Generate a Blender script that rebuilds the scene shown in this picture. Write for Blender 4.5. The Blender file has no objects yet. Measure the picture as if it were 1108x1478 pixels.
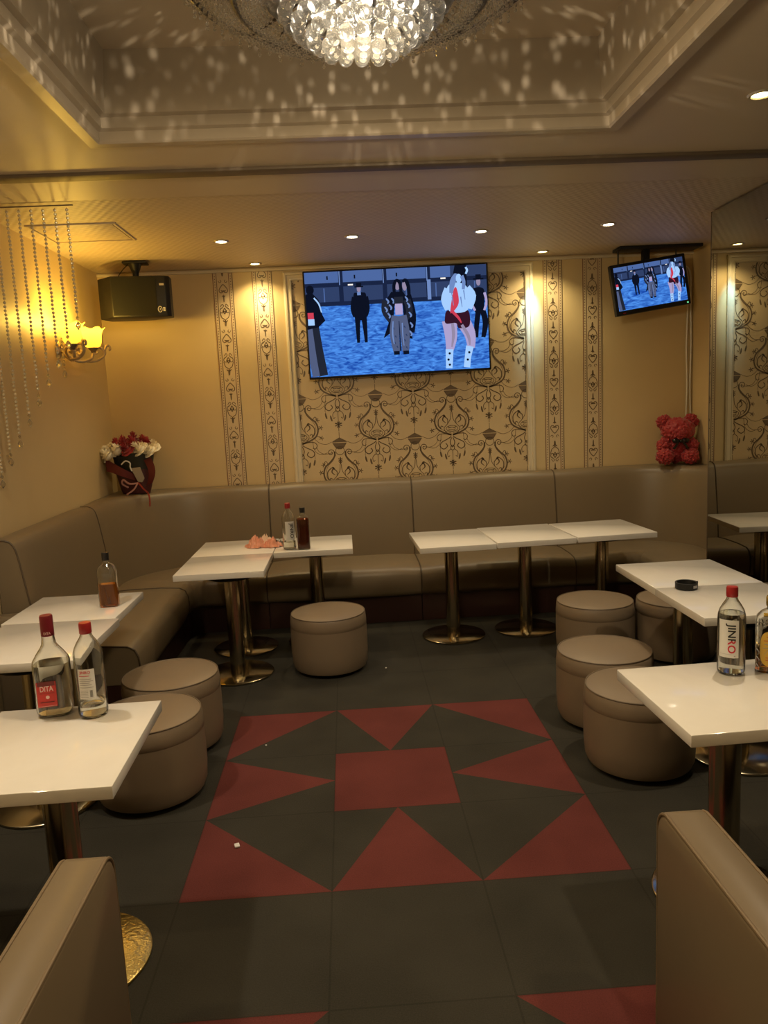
import bpy, bmesh, math, random
from mathutils import Vector, Matrix, noise
PI = math.pi
random.seed(7)
SC = bpy.context.scene
COL = SC.collection

# ------------------------------------------------------------------ helpers
class MB:
    """collects geometry for ONE mesh object"""
    def __init__(s):
        s.v, s.f, s.m = [], [], []
    def add(s, verts, faces, mat=0, M=None):
        o = len(s.v)
        for p in verts:
            p = Vector(p)
            s.v.append(tuple(M @ p if M is not None else p))
        for f in faces:
            s.f.append([i + o for i in f]); s.m.append(mat)
        return s
    def box(s, c, d, bevel=0.0, seg=2, mat=0, M=None):
        bm = bmesh.new()
        bmesh.ops.create_cube(bm, size=1.0)
        for q in bm.verts:
            q.co = Vector((c[0] + q.co.x * d[0], c[1] + q.co.y * d[1], c[2] + q.co.z * d[2]))
        if bevel > 0:
            bmesh.ops.bevel(bm, geom=list(bm.edges), offset=min(bevel, min(d) * .49), segments=seg, profile=.5, affect='EDGES')
        bm.verts.index_update()
        s.add([q.co.copy() for q in bm.verts], [[q.index for q in f.verts] for f in bm.faces], mat, M)
        bm.free()
        return s
    def lathe(s, prof, n=32, mat=0, M=None, sx=1.0, sy=1.0, sq=None):
        """prof: (r, z) bottom to top; sq: superellipse exponent for squarish bottles"""
        vs, fs = [], []
        for r, z in prof:
            for k in range(n):
                a = 2 * PI * k / n
                c_, s_ = math.cos(a), math.sin(a)
                if sq:
                    q = (abs(c_) ** sq + abs(s_) ** sq) ** (-1.0 / sq)
                    c_, s_ = c_ * q, s_ * q
                vs.append((r * c_ * sx, r * s_ * sy, z))
        L = len(prof)
        for i in range(L - 1):
            for k in range(n):
                k2 = (k + 1) % n
                fs.append((i * n + k, i * n + k2, (i + 1) * n + k2, (i + 1) * n + k))
        if prof[0][0] > 1e-5: fs.append(tuple(range(n))[::-1])
        if prof[-1][0] > 1e-5: fs.append(tuple((L - 1) * n + k for k in range(n)))
        return s.add(vs, fs, mat, M)
    def tube(s, pts, r, n=8, closed=False, mat=0, M=None):
        pts = [Vector(p) for p in pts]
        N = len(pts); vs, fs = [], []
        rr = r if isinstance(r, (list, tuple)) else [r] * N
        up = Vector((0, 0, 1))
        prev = None
        for i, p in enumerate(pts):
            if closed: t = pts[(i + 1) % N] - pts[i - 1]
            else: t = pts[min(i + 1, N - 1)] - pts[max(i - 1, 0)]
            if t.length < 1e-9: t = Vector((0, 0, 1))
            t.normalize()
            if prev is None:
                a = t.cross(up)
                if a.length < 1e-3: a = t.cross(Vector((1, 0, 0)))
            else:
                a = prev - t * prev.dot(t)
                if a.length < 1e-6: a = t.cross(up)
            a.normalize(); prev = a
            b = t.cross(a)
            for k in range(n):
                w = 2 * PI * k / n
                vs.append(p + (a * math.cos(w) + b * math.sin(w)) * rr[i])
        for i in range(N if closed else N - 1):
            j = (i + 1) % N
            for k in range(n):
                k2 = (k + 1) % n
                fs.append((i * n + k, i * n + k2, j * n + k2, j * n + k))
        if not closed:
            fs.append(tuple(range(n))[::-1]); fs.append(tuple((N - 1) * n + k for k in range(n)))
        return s.add(vs, fs, mat, M)
    def ball(s, c, r, u=12, w=8, mat=0, sc=(1, 1, 1), M=None):
        vs, fs = [], []
        for i in range(w + 1):
            t = PI * i / w
            if i in (0, w):
                vs.append((c[0], c[1], c[2] + r * sc[2] * math.cos(t))); continue
            for k in range(u):
                a = 2 * PI * k / u
                vs.append((c[0] + r * sc[0] * math.sin(t) * math.cos(a), c[1] + r * sc[1] * math.sin(t) * math.sin(a), c[2] + r * sc[2] * math.cos(t)))
        for k in range(u):
            fs.append((0, 1 + k, 1 + (k + 1) % u))
        for i in range(w - 2):
            for k in range(u):
                a, b = 1 + i * u + k, 1 + i * u + (k + 1) % u
                fs.append((a, a + u, b + u, b))
        last = len(vs) - 1
        for k in range(u):
            fs.append((last, 1 + (w - 2) * u + (k + 1) % u, 1 + (w - 2) * u + k))
        return s.add(vs, fs, mat, M)
    def build(s, name, mats, parent=None, loc=None, smooth=True, angle=38, rot=None):
        me = bpy.data.meshes.new(name)
        me.from_pydata(s.v, [], s.f)
        for m in (mats if isinstance(mats, (list, tuple)) else [mats]): me.materials.append(m)
        me.polygons.foreach_set('material_index', s.m)
        me.polygons.foreach_set('use_smooth', [smooth] * len(s.f))
        me.update()
        if smooth: me.set_sharp_from_angle(angle=math.radians(angle))
        o = bpy.data.objects.new(name, me)
        COL.objects.link(o)
        if loc is not None: o.location = loc
        if rot is not None: o.rotation_euler = rot
        if parent is not None: o.parent = parent
        return o

def tag(o, label=None, cat=None, group=None, kind=None):
    if label: o['label'] = label
    if cat: o['category'] = cat
    if group: o['group'] = group
    if kind: o['kind'] = kind
    return o
def thing(name, label, cat, loc=(0, 0, 0), rz=0, group=None, rot=None):
    o = bpy.data.objects.new(name, None); COL.objects.link(o)
    o.empty_display_size = .05
    o.location = loc; o.rotation_euler = rot if rot else (0, 0, rz)
    return tag(o, label, cat, group)
def children(o): return [c for c in bpy.data.objects if c.parent == o]
def copy_tree(o, parent=None):
    c = o.copy(); COL.objects.link(c)
    if parent is not None: c.parent = parent
    for ch in children(o): copy_tree(ch, c)
    return c
def smooth_path(pts, n=6, closed=False):
    P = [Vector(p) if len(p) == 3 else Vector((p[0], p[1], 0)) for p in pts]
    out = []; N = len(P)
    for i in range(N if closed else N - 1):
        g = (lambda k: P[k % N]) if closed else (lambda k: P[min(max(k, 0), N - 1)])
        a, b, c, d = g(i - 1), g(i), g(i + 1), g(i + 2)
        for k in range(n):
            t = k / n
            out.append(.5 * (2 * b + (c - a) * t + (2 * a - 5 * b + 4 * c - d) * t * t + (3 * b - a - 3 * c + d) * t ** 3))
    if not closed: out.append(P[-1].copy())
    return out

# ------------------------------------------------------------------ materials
def new_mat(name):
    m = bpy.data.materials.new(name); m.use_nodes = True
    nt = m.node_tree; nt.nodes.clear()
    out = nt.nodes.new('ShaderNodeOutputMaterial')
    return m, nt, out
def pbr(name, col, rough=.5, metal=0.0, spec=.5, bump=0, bscale=60, var=0.0, vscale=8, coat=0.0, emis=None, estr=0.0, sheen=0.0, anis=None):
    m, nt, out = new_mat(name)
    b = nt.nodes.new('ShaderNodeBsdfPrincipled')
    b.inputs['Base Color'].default_value = (*col, 1)
    b.inputs['Roughness'].default_value = rough
    b.inputs['Metallic'].default_value = metal
    b.inputs['Specular IOR Level'].default_value = spec
    b.inputs['Coat Weight'].default_value = coat
    if sheen: b.inputs['Sheen Weight'].default_value = sheen
    if emis:
        b.inputs['Emission Color'].default_value = (*emis, 1); b.inputs['Emission Strength'].default_value = estr
    tc = nt.nodes.new('ShaderNodeTexCoord')
    if var:
        nz = nt.nodes.new('ShaderNodeTexNoise'); nz.inputs['Scale'].default_value = vscale; nz.inputs['Detail'].default_value = 5
        mx = nt.nodes.new('ShaderNodeMix'); mx.data_type = 'RGBA'
        mx.inputs['A'].default_value = (*[c * (1 - var) for c in col], 1); mx.inputs['B'].default_value = (*[min(1, c * (1 + var)) for c in col], 1)
        nt.links.new(tc.outputs['Object'], nz.inputs['Vector']); nt.links.new(nz.outputs['Fac'], mx.inputs['Factor'])
        nt.links.new(mx.outputs['Result'], b.inputs['Base Color'])
    if bump:
        n2 = nt.nodes.new('ShaderNodeTexNoise'); n2.inputs['Scale'].default_value = bscale; n2.inputs['Detail'].default_value = 3
        bp = nt.nodes.new('ShaderNodeBump'); bp.inputs['Strength'].default_value = bump; bp.inputs['Distance'].default_value = .01
        nt.links.new(tc.outputs['Object'], n2.inputs['Vector']); nt.links.new(n2.outputs['Fac'], bp.inputs['Height']); nt.links.new(bp.outputs['Normal'], b.inputs['Normal'])
    nt.links.new(b.outputs[0], out.inputs[0])
    return m
def emit(name, col, s):
    m, nt, out = new_mat(name)
    e = nt.nodes.new('ShaderNodeEmission'); e.inputs[0].default_value = (*col, 1); e.inputs[1].default_value = s
    nt.links.new(e.outputs[0], out.inputs[0]); return m
def thin_glass(name, tint=(1, 1, 1), clear=.9, rough=.02, edge=.35):
    """thin clear glass: mostly see-through, mirror-like towards grazing angles"""
    m, nt, out = new_mat(name)
    t = nt.nodes.new('ShaderNodeBsdfTransparent'); t.inputs[0].default_value = (*tint, 1)
    g = nt.nodes.new('ShaderNodeBsdfGlossy'); g.inputs['Roughness'].default_value = rough; g.inputs[0].default_value = (.9, .9, .9, 1)
    lw = nt.nodes.new('ShaderNodeLayerWeight'); lw.inputs['Blend'].default_value = edge
    mp = nt.nodes.new('ShaderNodeMapRange'); mp.inputs['To Min'].default_value = 1 - clear; mp.inputs['To Max'].default_value = .85
    pw = nt.nodes.new('ShaderNodeMath'); pw.operation = 'POWER'; pw.inputs[1].default_value = 1.6
    mx = nt.nodes.new('ShaderNodeMixShader')
    nt.links.new(lw.outputs['Facing'], pw.inputs[0]); nt.links.new(pw.outputs[0], mp.inputs['Value']); nt.links.new(mp.outputs[0], mx.inputs[0])
    nt.links.new(t.outputs[0], mx.inputs[1]); nt.links.new(g.outputs[0], mx.inputs[2]); nt.links.new(mx.outputs[0], out.inputs[0])
    return m

M = {}
M['wall'] = pbr('gold wallpaper', (.60, .462, .245), .48, var=.06, vscale=3, bump=.05, bscale=220)
M['panel'] = pbr('satin damask ground', (.57, .44, .255), .36, var=.06, vscale=3)
M['band'] = pbr('striped wallpaper ground', (.60, .47, .29), .38)
M['ink'] = pbr('brown wallpaper ink', (.145, .10, .058), .42)
M['inkred'] = pbr('reddish wallpaper ink', (.20, .095, .055), .5)
M['cream'] = pbr('cream moulding paint', (.66, .58, .42), .3)
M['ceil'] = pbr('taupe ceiling paper', (.50, .42, .31), .5, var=.05, vscale=2, bump=.04, bscale=120)
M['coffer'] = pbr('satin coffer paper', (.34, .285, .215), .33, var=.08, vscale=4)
M['dark_trim'] = pbr('dark brown moulding', (.10, .072, .045), .6)
M['leather'] = pbr('taupe leatherette', (.188, .143, .088), .38, bump=.12, bscale=5, var=.05, vscale=4)
M['leather_stool'] = pbr('stool leatherette', (.225, .168, .112), .42, bump=.10, bscale=6, var=.06, vscale=5)
M['piping'] = pbr('dark piping', (.085, .06, .036), .5)
M['stool_piping'] = pbr('stool piping', (.155, .115, .075), .5)
M['piping_light'] = pbr('tan piping', (.20, .145, .085), .45)
M['plinth'] = pbr('dark red plinth board', (.035, .012, .009), .45)
M['brass'] = pbr('brushed brass', (.50, .43, .29), .17, 1.0)
M['brass_lamplit'] = pbr('worn brass disc', (.80, .61, .21), .30, 1.0, bump=.35, bscale=70)  # yellow light reflected by the near left foot is put into this colour
M['black'] = pbr('black plastic', (.010, .010, .010), .45, spec=.3)
M['black_matte'] = pbr('black grille cloth', (.010, .010, .008), .7, spec=.2, bump=.2, bscale=600)
M['white_plastic'] = pbr('white plastic', (.62, .58, .48), .35)
M['red_cap'] = pbr('red cap foil', (.36, .022, .025), .3)
M['maroon_cap'] = pbr('maroon cap foil', (.17, .012, .022), .3)
M['gold_cap'] = pbr('gold cap', (.72, .53, .13), .25, .8)
M['black_cap'] = pbr('black screw cap', (.015, .013, .012), .4)
M['label_white'] = pbr('white paper label', (.74, .73, .70), .5)
M['label_red'] = pbr('red paper label', (.55, .035, .03), .45)
M['label_maroon'] = pbr('maroon paper label', (.16, .02, .02), .45)
M['label_yellow'] = pbr('yellow paper label', (.72, .46, .06), .45)
M['txt_black'] = pbr('black print', (.02, .02, .02), .5)
M['txt_red'] = pbr('red print', (.6, .02, .04), .5)
M['txt_pink'] = pbr('pale pink print', (.75, .5, .47), .5)
M['txt_grey'] = pbr('grey print', (.35, .33, .33), .5)
M['glass'] = thin_glass('clear bottle glass', (.985, .99, .985), .95)
M['spirit'] = thin_glass('clear spirit', (.96, .97, .95), .95)
M['amber'] = thin_glass('amber whisky', (.86, .40, .07), .97)
M['amber_dark'] = thin_glass('dark whisky', (.34, .075, .015), .97)
M['crystal'] = thin_glass('cut crystal', (.97, .97, .96), .86, .03, .5)
M['bead'] = pbr('glass beads', (.75, .66, .47), .10, .35, 1.0, coat=1.0)
M['shade'] = None
M['rose_red'] = pbr('red petals', (.31, .010, .016), .55, sheen=.3)
M['rose_white'] = pbr('white petals', (.90, .83, .64), .55)
M['wrap'] = pbr('maroon wrapping paper', (.065, .010, .014), .35)
M['wrap_dark'] = pbr('dark inner wrap', (.020, .020, .013), .5)
M['ribbon'] = pbr('satin ribbon', (.42, .22, .20), .25)
M['ribbon_red'] = pbr('red ribbon tail', (.28, .03, .02), .3)
M['bow_black'] = pbr('black satin bow', (.01, .01, .01), .2)
M['leaf'] = pbr('dark leaves', (.02, .035, .012), .5)
M['snack'] = pbr('pink printed film', (.80, .36, .24), .22, bump=.4, bscale=40, var=.3, vscale=30)
M['snack_pale'] = pbr('cream printed film', (.85, .66, .50), .22, bump=.4, bscale=40)
M['paper'] = pbr('white paper', (.75, .74, .72), .6)
M['sconce_metal'] = pbr('antique cream metal', (.42, .34, .22), .35, .5)
M['sconce_dark'] = pbr('aged bronze', (.14, .11, .08), .4, .5)
M['iron'] = pbr('dark bronze ring', (.05, .04, .03), .35, .8)
M['bulb'] = emit('lit lamp', (1, .86, .62), 60)
M['bulb_hot'] = emit('lit candle bulb', (1, .91, .76), 24)
M['led'] = emit('lit downlight', (1, .90, .70), 28)
M['led_warm'] = emit('lit warm downlight', (1, .78, .30), 22)
M['rim'] = pbr('downlight rim', (.5, .45, .36), .3, .6)

def mirror_mat():
    m, nt, out = new_mat('mirror')
    g = nt.nodes.new('ShaderNodeBsdfGlossy'); g.inputs[0].default_value = (.44, .43, .39, 1); g.inputs['Roughness'].default_value = 0.0
    nt.links.new(g.outputs[0], out.inputs[0]); return m
M['mirror'] = mirror_mat()
def table_mat():
    m, nt, out = new_mat('cream marble laminate')
    b = nt.nodes.new('ShaderNodeBsdfPrincipled'); b.inputs['Roughness'].default_value = .10; b.inputs['Specular IOR Level'].default_value = .55
    tc = nt.nodes.new('ShaderNodeTexCoord'); n = nt.nodes.new('ShaderNodeTexNoise')
    n.inputs['Scale'].default_value = 5; n.inputs['Detail'].default_value = 7; n.inputs['Distortion'].default_value = 1.5
    r = nt.nodes.new('ShaderNodeValToRGB')
    r.color_ramp.elements[0].position = .35; r.color_ramp.elements[0].color = (.80, .765, .705, 1)
    r.color_ramp.elements[1].position = .65; r.color_ramp.elements[1].color = (.83, .80, .745, 1)
    nt.links.new(tc.outputs['Object'], n.inputs['Vector']); nt.links.new(n.outputs['Fac'], r.inputs[0]); nt.links.new(r.outputs[0], b.inputs['Base Color'])
    nt.links.new(b.outputs[0], out.inputs[0]); return m
M['table'] = table_mat()
M['table_edge'] = pbr('cream table edge', (.72, .68, .62), .3)
def carpet_mat(name, col):
    m, nt, out = new_mat(name)
    b = nt.nodes.new('ShaderNodeBsdfPrincipled'); b.inputs['Roughness'].default_value = .95; b.inputs['Specular IOR Level'].default_value = .15
    tc = nt.nodes.new('ShaderNodeTexCoord')
    n = nt.nodes.new('ShaderNodeTexNoise'); n.inputs['Scale'].default_value = 260; n.inputs['Detail'].default_value = 2
    n2 = nt.nodes.new('ShaderNodeTexNoise'); n2.inputs['Scale'].default_value = 3; n2.inputs['Detail'].default_value = 4
    ad = nt.nodes.new('ShaderNodeMath'); ad.operation = 'ADD'
    sx = nt.nodes.new('ShaderNodeSeparateXYZ')
    nt.links.new(tc.outputs['Object'], n.inputs['Vector']); nt.links.new(tc.outputs['Object'], n2.inputs['Vector']); nt.links.new(tc.outputs['Object'], sx.inputs[0])
    nt.links.new(n.outputs['Fac'], ad.inputs[0]); nt.links.new(n2.outputs['Fac'], ad.inputs[1])
    mp = nt.nodes.new('ShaderNodeMapRange'); mp.inputs['From Min'].default_value = .6; mp.inputs['From Max'].default_value = 1.4; mp.inputs['To Min'].default_value = .7; mp.inputs['To Max'].default_value = 1.3
    nt.links.new(ad.outputs[0], mp.inputs['Value'])
    # tile joints: half-metre grid
    prod = None
    for ax, off in (('X', .6275), ('Y', -3.827 + 5)):
        a = nt.nodes.new('ShaderNodeMath'); a.operation = 'ADD'; a.inputs[1].default_value = off + 50
        md = nt.nodes.new('ShaderNodeMath'); md.operation = 'PINGPONG'; md.inputs[1].default_value = .25
        gt = nt.nodes.new('ShaderNodeMath'); gt.operation = 'GREATER_THAN'; gt.inputs[1].default_value = .003
        nt.links.new(sx.outputs[ax], a.inputs[0]); nt.links.new(a.outputs[0], md.inputs[0]); nt.links.new(md.outputs[0], gt.inputs[0])
        if prod is None: prod = gt
        else:
            ml = nt.nodes.new('ShaderNodeMath'); ml.operation = 'MULTIPLY'
            nt.links.new(prod.outputs[0], ml.inputs[0]); nt.links.new(gt.outputs[0], ml.inputs[1]); prod = ml
    jm = nt.nodes.new('ShaderNodeMapRange'); jm.inputs['To Min'].default_value = .78; jm.inputs['To Max'].default_value = 1
    nt.links.new(prod.outputs[0], jm.inputs['Value'])
    mm = nt.nodes.new('ShaderNodeMath'); mm.operation = 'MULTIPLY'
    nt.links.new(mp.outputs[0], mm.inputs[0]); nt.links.new(jm.outputs[0], mm.inputs[1])
    vm = nt.nodes.new('ShaderNodeVectorMath'); vm.operation = 'SCALE'; vm.inputs[0].default_value = col
    nt.links.new(mm.outputs[0], vm.inputs['Scale']); nt.links.new(vm.outputs[0], b.inputs['Base Color'])
    bp = nt.nodes.new('ShaderNodeBump'); bp.inputs['Strength'].default_value = .4; bp.inputs['Distance'].default_value = .003
    nt.links.new(n.outputs['Fac'], bp.inputs['Height']); nt.links.new(bp.outputs['Normal'], b.inputs['Normal'])
    nt.links.new(b.outputs[0], out.inputs[0]); return m
M['carpet'] = carpet_mat('dark carpet tile', (.040, .037, .029))
M['carpet_red'] = carpet_mat('red carpet tile', (.125, .033, .029))
def rear_ceiling_mat():
    m, nt, out = new_mat('ribbed ceiling paper')
    b = nt.nodes.new('ShaderNodeBsdfPrincipled'); b.inputs['Roughness'].default_value = .55
    tc = nt.nodes.new('ShaderNodeTexCoord')
    fac = None
    for ang in (.55, -.55):
        mpg = nt.nodes.new('ShaderNodeMapping'); mpg.inputs['Rotation'].default_value = (0, 0, ang)
        w = nt.nodes.new('ShaderNodeTexWave'); w.inputs['Scale'].default_value = 8.0; w.inputs['Distortion'].default_value = 0
        nt.links.new(tc.outputs['Object'], mpg.inputs[0]); nt.links.new(mpg.outputs[0], w.inputs['Vector'])
        if fac is None: fac = w
        else:
            mu = nt.nodes.new('ShaderNodeMath'); mu.operation = 'ADD'
            nt.links.new(fac.outputs['Fac'], mu.inputs[0]); nt.links.new(w.outputs['Fac'], mu.inputs[1]); fac = mu
    mp = nt.nodes.new('ShaderNodeMapRange'); mp.inputs['From Max'].default_value = 2
    nt.links.new(fac.outputs[0], mp.inputs['Value'])
    mx = nt.nodes.new('ShaderNodeMix'); mx.data_type = 'RGBA'; mx.inputs['A'].default_value = (.475, .39, .275, 1); mx.inputs['B'].default_value = (.52, .435, .32, 1)
    nt.links.new(mp.outputs[0], mx.inputs['Factor']); nt.links.new(mx.outputs['Result'], b.inputs['Base Color'])
    bp = nt.nodes.new('ShaderNodeBump'); bp.inputs['Strength'].default_value = .25; bp.inputs['Distance'].default_value = .01
    nt.links.new(mp.outputs[0], bp.inputs['Height']); nt.links.new(bp.outputs['Normal'], b.inputs['Normal'])
    nt.links.new(b.outputs[0], out.inputs[0]); return m
M['ceil_rear'] = rear_ceiling_mat()
def shade_mat():
    m, nt, out = new_mat('lit yellow glass shade')
    d = nt.nodes.new('ShaderNodeBsdfTranslucent'); d.inputs[0].default_value = (.50, .32, .05, 1)
    e = nt.nodes.new('ShaderNodeEmission'); e.inputs[0].default_value = (1, .66, .07, 1); e.inputs[1].default_value = .50
    a = nt.nodes.new('ShaderNodeAddShader')
    nt.links.new(d.outputs[0], a.inputs[0]); nt.links.new(e.outputs[0], a.inputs[1]); nt.links.new(a.outputs[0], out.inputs[0]); return m
M['shade'] = shade_mat()
def real_glass(name, col, ior=1.45, rough=0.0, clear=0.0):
    m, nt, out = new_mat(name)
    g = nt.nodes.new('ShaderNodeBsdfGlass'); g.inputs['Color'].default_value = (*col, 1); g.inputs['IOR'].default_value = ior; g.inputs['Roughness'].default_value = rough
    t = nt.nodes.new('ShaderNodeBsdfTransparent'); t.inputs[0].default_value = (*col, 1)
    mx = nt.nodes.new('ShaderNodeMixShader'); mx.inputs[0].default_value = clear
    nt.links.new(g.outputs[0], mx.inputs[1]); nt.links.new(t.outputs[0], mx.inputs[2]); nt.links.new(mx.outputs[0], out.inputs[0]); return m
M['glass'] = real_glass('clear bottle glass', (.98, .985, .975), 1.45)
M['spirit'] = real_glass('clear spirit', (.97, .975, .955), 1.33)
M['amber'] = real_glass('amber whisky', (.95, .60, .18), 1.33)
M['amber_dark'] = real_glass('dark whisky', (.40, .10, .02), 1.33)
M['crystal'] = real_glass('cut crystal', (.97, .965, .95), 1.5, 0.0, .12)
def frost(m, w):
    nt = m.node_tree; out = [n for n in nt.nodes if n.type == 'OUTPUT_MATERIAL'][0]
    src = out.inputs[0].links[0].from_socket
    tr = nt.nodes.new('ShaderNodeBsdfTranslucent'); tr.inputs[0].default_value = (.95, .93, .88, 1)
    mx = nt.nodes.new('ShaderNodeMixShader'); mx.inputs[0].default_value = w
    nt.links.new(src, mx.inputs[1]); nt.links.new(tr.outputs[0], mx.inputs[2]); nt.links.new(mx.outputs[0], out.inputs[0])
frost(M['crystal'], .20)


# ------------------------------------------------------------------ dimensions (metres)
XL, XR, XM = -1.79, 2.73, 2.238      # left wall, recess wall, mirror face
YB, YF, YP = 6.0, -1.6, 4.69        # back wall, wall behind the viewer, end of partition
ZC = 2.61

# ------------------------------------------------------------------ floor
def clip_rect(poly, x0, x1, y0, y1):
    for ax, lim, sgn in ((0, x0, 1), (0, x1, -1), (1, y0, 1), (1, y1, -1)):
        out = []
        for i in range(len(poly)):
            a, b = poly[i - 1], poly[i]
            da, db = sgn * (a[ax] - lim), sgn * (b[ax] - lim)
            if (da >= 0) != (db >= 0):
                t = da / (da - db); out.append((a[0] + (b[0] - a[0]) * t, a[1] + (b[1] - a[1]) * t))
            if db >= 0: out.append(b)
        poly = out
        if len(poly) < 3: return []
    return poly
GX, GY = -.6275, 3.827
fl = MB()
x0, x1, y0, y1 = XL, XR + .1, YF, YB
def tile(i, j, red):
    """carpet tile in column i, row j (row 0 at the far side); red: list of unit polygons"""
    bx, by = GX + .5 * i, GY - .5 * (j + 1)
    if red == 'all': polys = [([(0, 0), (1, 0), (1, 1), (0, 1)], 1)]
    else:
        polys = {None: [([(0, 0), (1, 0), (1, 1), (0, 1)], 0)],
                 'TL': [([(0, 1), (0, 0), (1, 1)], 1), ([(0, 0), (1, 0), (1, 1)], 0)],
                 'TR': [([(0, 1), (1, 0), (1, 1)], 1), ([(0, 1), (0, 0), (1, 0)], 0)],
                 'BL': [([(0, 1), (0, 0), (1, 0)], 1), ([(0, 1), (1, 0), (1, 1)], 0)],
                 'BR': [([(0, 0), (1, 0), (1, 1)], 1), ([(0, 1), (0, 0), (1, 1)], 0)],
                 'T': [([(0, 1), (.5, 0), (1, 1)], 1), ([(0, 1), (0, 0), (.5, 0)], 0), ([(.5, 0), (1, 0), (1, 1)], 0)],
                 'B': [([(0, 0), (1, 0), (.5, 1)], 1), ([(0, 1), (0, 0), (.5, 1)], 0), ([(.5, 1), (1, 0), (1, 1)], 0)],
                 'L': [([(0, 0), (1, .5), (0, 1)], 1), ([(0, 0), (1, 0), (1, .5)], 0), ([(0, 1), (1, .5), (1, 1)], 0)],
                 'R': [([(1, 0), (1, 1), (0, .5)], 1), ([(0, 0), (1, 0), (0, .5)], 0), ([(0, 1), (0, .5), (1, 1)], 0)]}[red]
    for pl, mt in polys:
        q = clip_rect([(bx + .5 * a, by + .5 * b) for a, b in pl], x0, x1, y0, y1)
        if q: fl.add([(a, b, 0) for a, b in q], [list(range(len(q)))], mt)
star = {(0, 0): 'TL', (1, 0): 'T', (2, 0): 'TR', (0, 1): 'L', (1, 1): 'all', (2, 1): 'R', (0, 2): 'BL', (1, 2): 'B', (2, 2): 'BR'}
for i in range(-3, 8):
    for j in range(-5, 11):
        r = star.get((i, j))
        if (i, j - 4) in star: r = star[(i, j - 4)] if (i, j) != (1, 4) else None
        tile(i, j, r)
tag(fl.build('floor', [M['carpet'], M['carpet_red']], smooth=False), kind='structure')

# ------------------------------------------------------------------ walls
def quad_wall(name, pts, mat):
    w = MB(); w.add(pts, [(0, 1, 2, 3)])
    return tag(w.build(name, mat, smooth=False), kind='structure')
quad_wall('wall_left', [(XL, YF, 0), (XL, YB, 0), (XL, YB, ZC + .02), (XL, YF, ZC + .02)], M['wall'])
quad_wall('wall_right', [(XR, YP, 0), (XR, YP, ZC + .02), (XR, YB, ZC + .02), (XR, YB, 0)], M['wall'])
quad_wall('wall_front', [(XL, YF, 0), (XL, YF, ZC), (XM, YF, ZC), (XM, YF, 0)], M['wall'])
w = MB(); w.box(((XM + .02 + XR + .1) / 2, (YF + YP) / 2, ZC / 2), (XR + .1 - XM - .02, YP - YF, ZC))
tag(w.build('wall_partition', M['wall'], smooth=False), kind='structure')

# back wall with its printed wallpapers (pattern stays inside the wall's own mesh)
wb = MB()
wb.add([(XL, YB, 0), (XR, YB, 0), (XR, YB, ZC + .02), (XL, YB, ZC + .02)], [(0, 1, 2, 3)], 0)
PX0, PX1, PZ0, PZ1 = -.355, 1.418, .9, 2.52
wb.add([(PX0, YB - .002, PZ0), (PX1, YB - .002, PZ0), (PX1, YB - .002, PZ1), (PX0, YB - .002, PZ1)], [(0, 1, 2, 3)], 1)
def ribbon2d(pts, width, rect, lift, mat, taper=False):
    """flat printed stroke on the back wall: pts in (x, z) metres"""
    n = len(pts)
    L, R = [], []
    for i, p in enumerate(pts):
        a, b = pts[max(i - 1, 0)], pts[min(i + 1, n - 1)]
        tx, tz = b[0] - a[0], b[1] - a[1]
        l = math.hypot(tx, tz) or 1
        wd = width * .5
        if taper: wd *= .25 + .75 * math.sin(PI * (i + .35) / (n + .2))
        L.append((p[0] - tz / l * wd, p[1] + tx / l * wd)); R.append((p[0] + tz / l * wd, p[1] - tx / l * wd))
    for i in range(n - 1):
        q = clip_rect([L[i], R[i], R[i + 1], L[i + 1]], *rect)
        if q: wb.add([(a, YB - lift, b) for a, b in q], [list(range(len(q)))], mat)
def poly2d(pts, rect, lift, mat):
    q = clip_rect(pts, *rect)
    if q: wb.add([(a, YB - lift, b) for a, b in q], [list(range(len(q)))], mat)
def spiral(cx, cy, r, turns, a0, sgn, n=18):
    return [(cx + r * (1 - .8 * k / n) * math.cos(a0 + sgn * 2 * PI * turns * k / n), cy + r * (1 - .8 * k / n) * math.sin(a0 + sgn * 2 * PI * turns * k / n)) for k in range(n + 1)]
S = .00088
def circle_pts(cx, cy, rx, ry, n=20): return [(cx + rx * math.cos(2 * PI * k / n), cy + ry * math.sin(2 * PI * k / n)) for k in range(n + 1)]
STROKES = []     # (points, width, taper, smooth) in artwork units, y down, mirrored in x
def st(p, w=6, tp=False, sm=True): STROKES.append((p, w, tp, sm))
st([(48, 92), (52, 135), (92, 185), (135, 225), (152, 285), (133, 345), (83, 380), (6, 408)], 15)
st([(40, 120), (66, 170), (112, 218), (134, 285), (114, 338), (70, 366), (6, 392)], 4)
st(spiral(80, 100, 32, 1.3, PI * .95, 1), 7, sm=False)
st([(112, 196), (128, 175), (142, 185), (140, 205)], 6)
st([(6, 408), (60, 396), (112, 398), (136, 425), (120, 455), (98, 446)], 7)
st([(8, 420), (38, 440), (96, 470), (110, 505), (78, 530), (45, 505), (60, 480)], 9)
st([(6, 430), (20, 470), (12, 500), (0, 516)], 8)
st(circle_pts(0, 520, 17, 22, 14), 6, sm=False)
st([(14, 530), (45, 560), (42, 600), (26, 590)], 6)
st([(104, 500), (112, 530), (108, 545)], 4)
for dx, dy in ((106, 575), (62, 598)):
    st([(dx + 4, dy - 26), (dx, dy), (dx - 8, dy + 26)], 17, True)
st([(0, 540), (0, 640)], 5)
for a in (-2.6, -1.9, -.4, .4, 1.9): st([(0, 655), (22 * math.cos(a), 655 + 22 * math.sin(a)), (34 * math.cos(a), 657 + 28 * math.sin(a))], 9, True)
st([(0, 660), (0, 715)], 5)
st([(0, 140), (0, 170), (0, 205)], 17, True)
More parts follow.
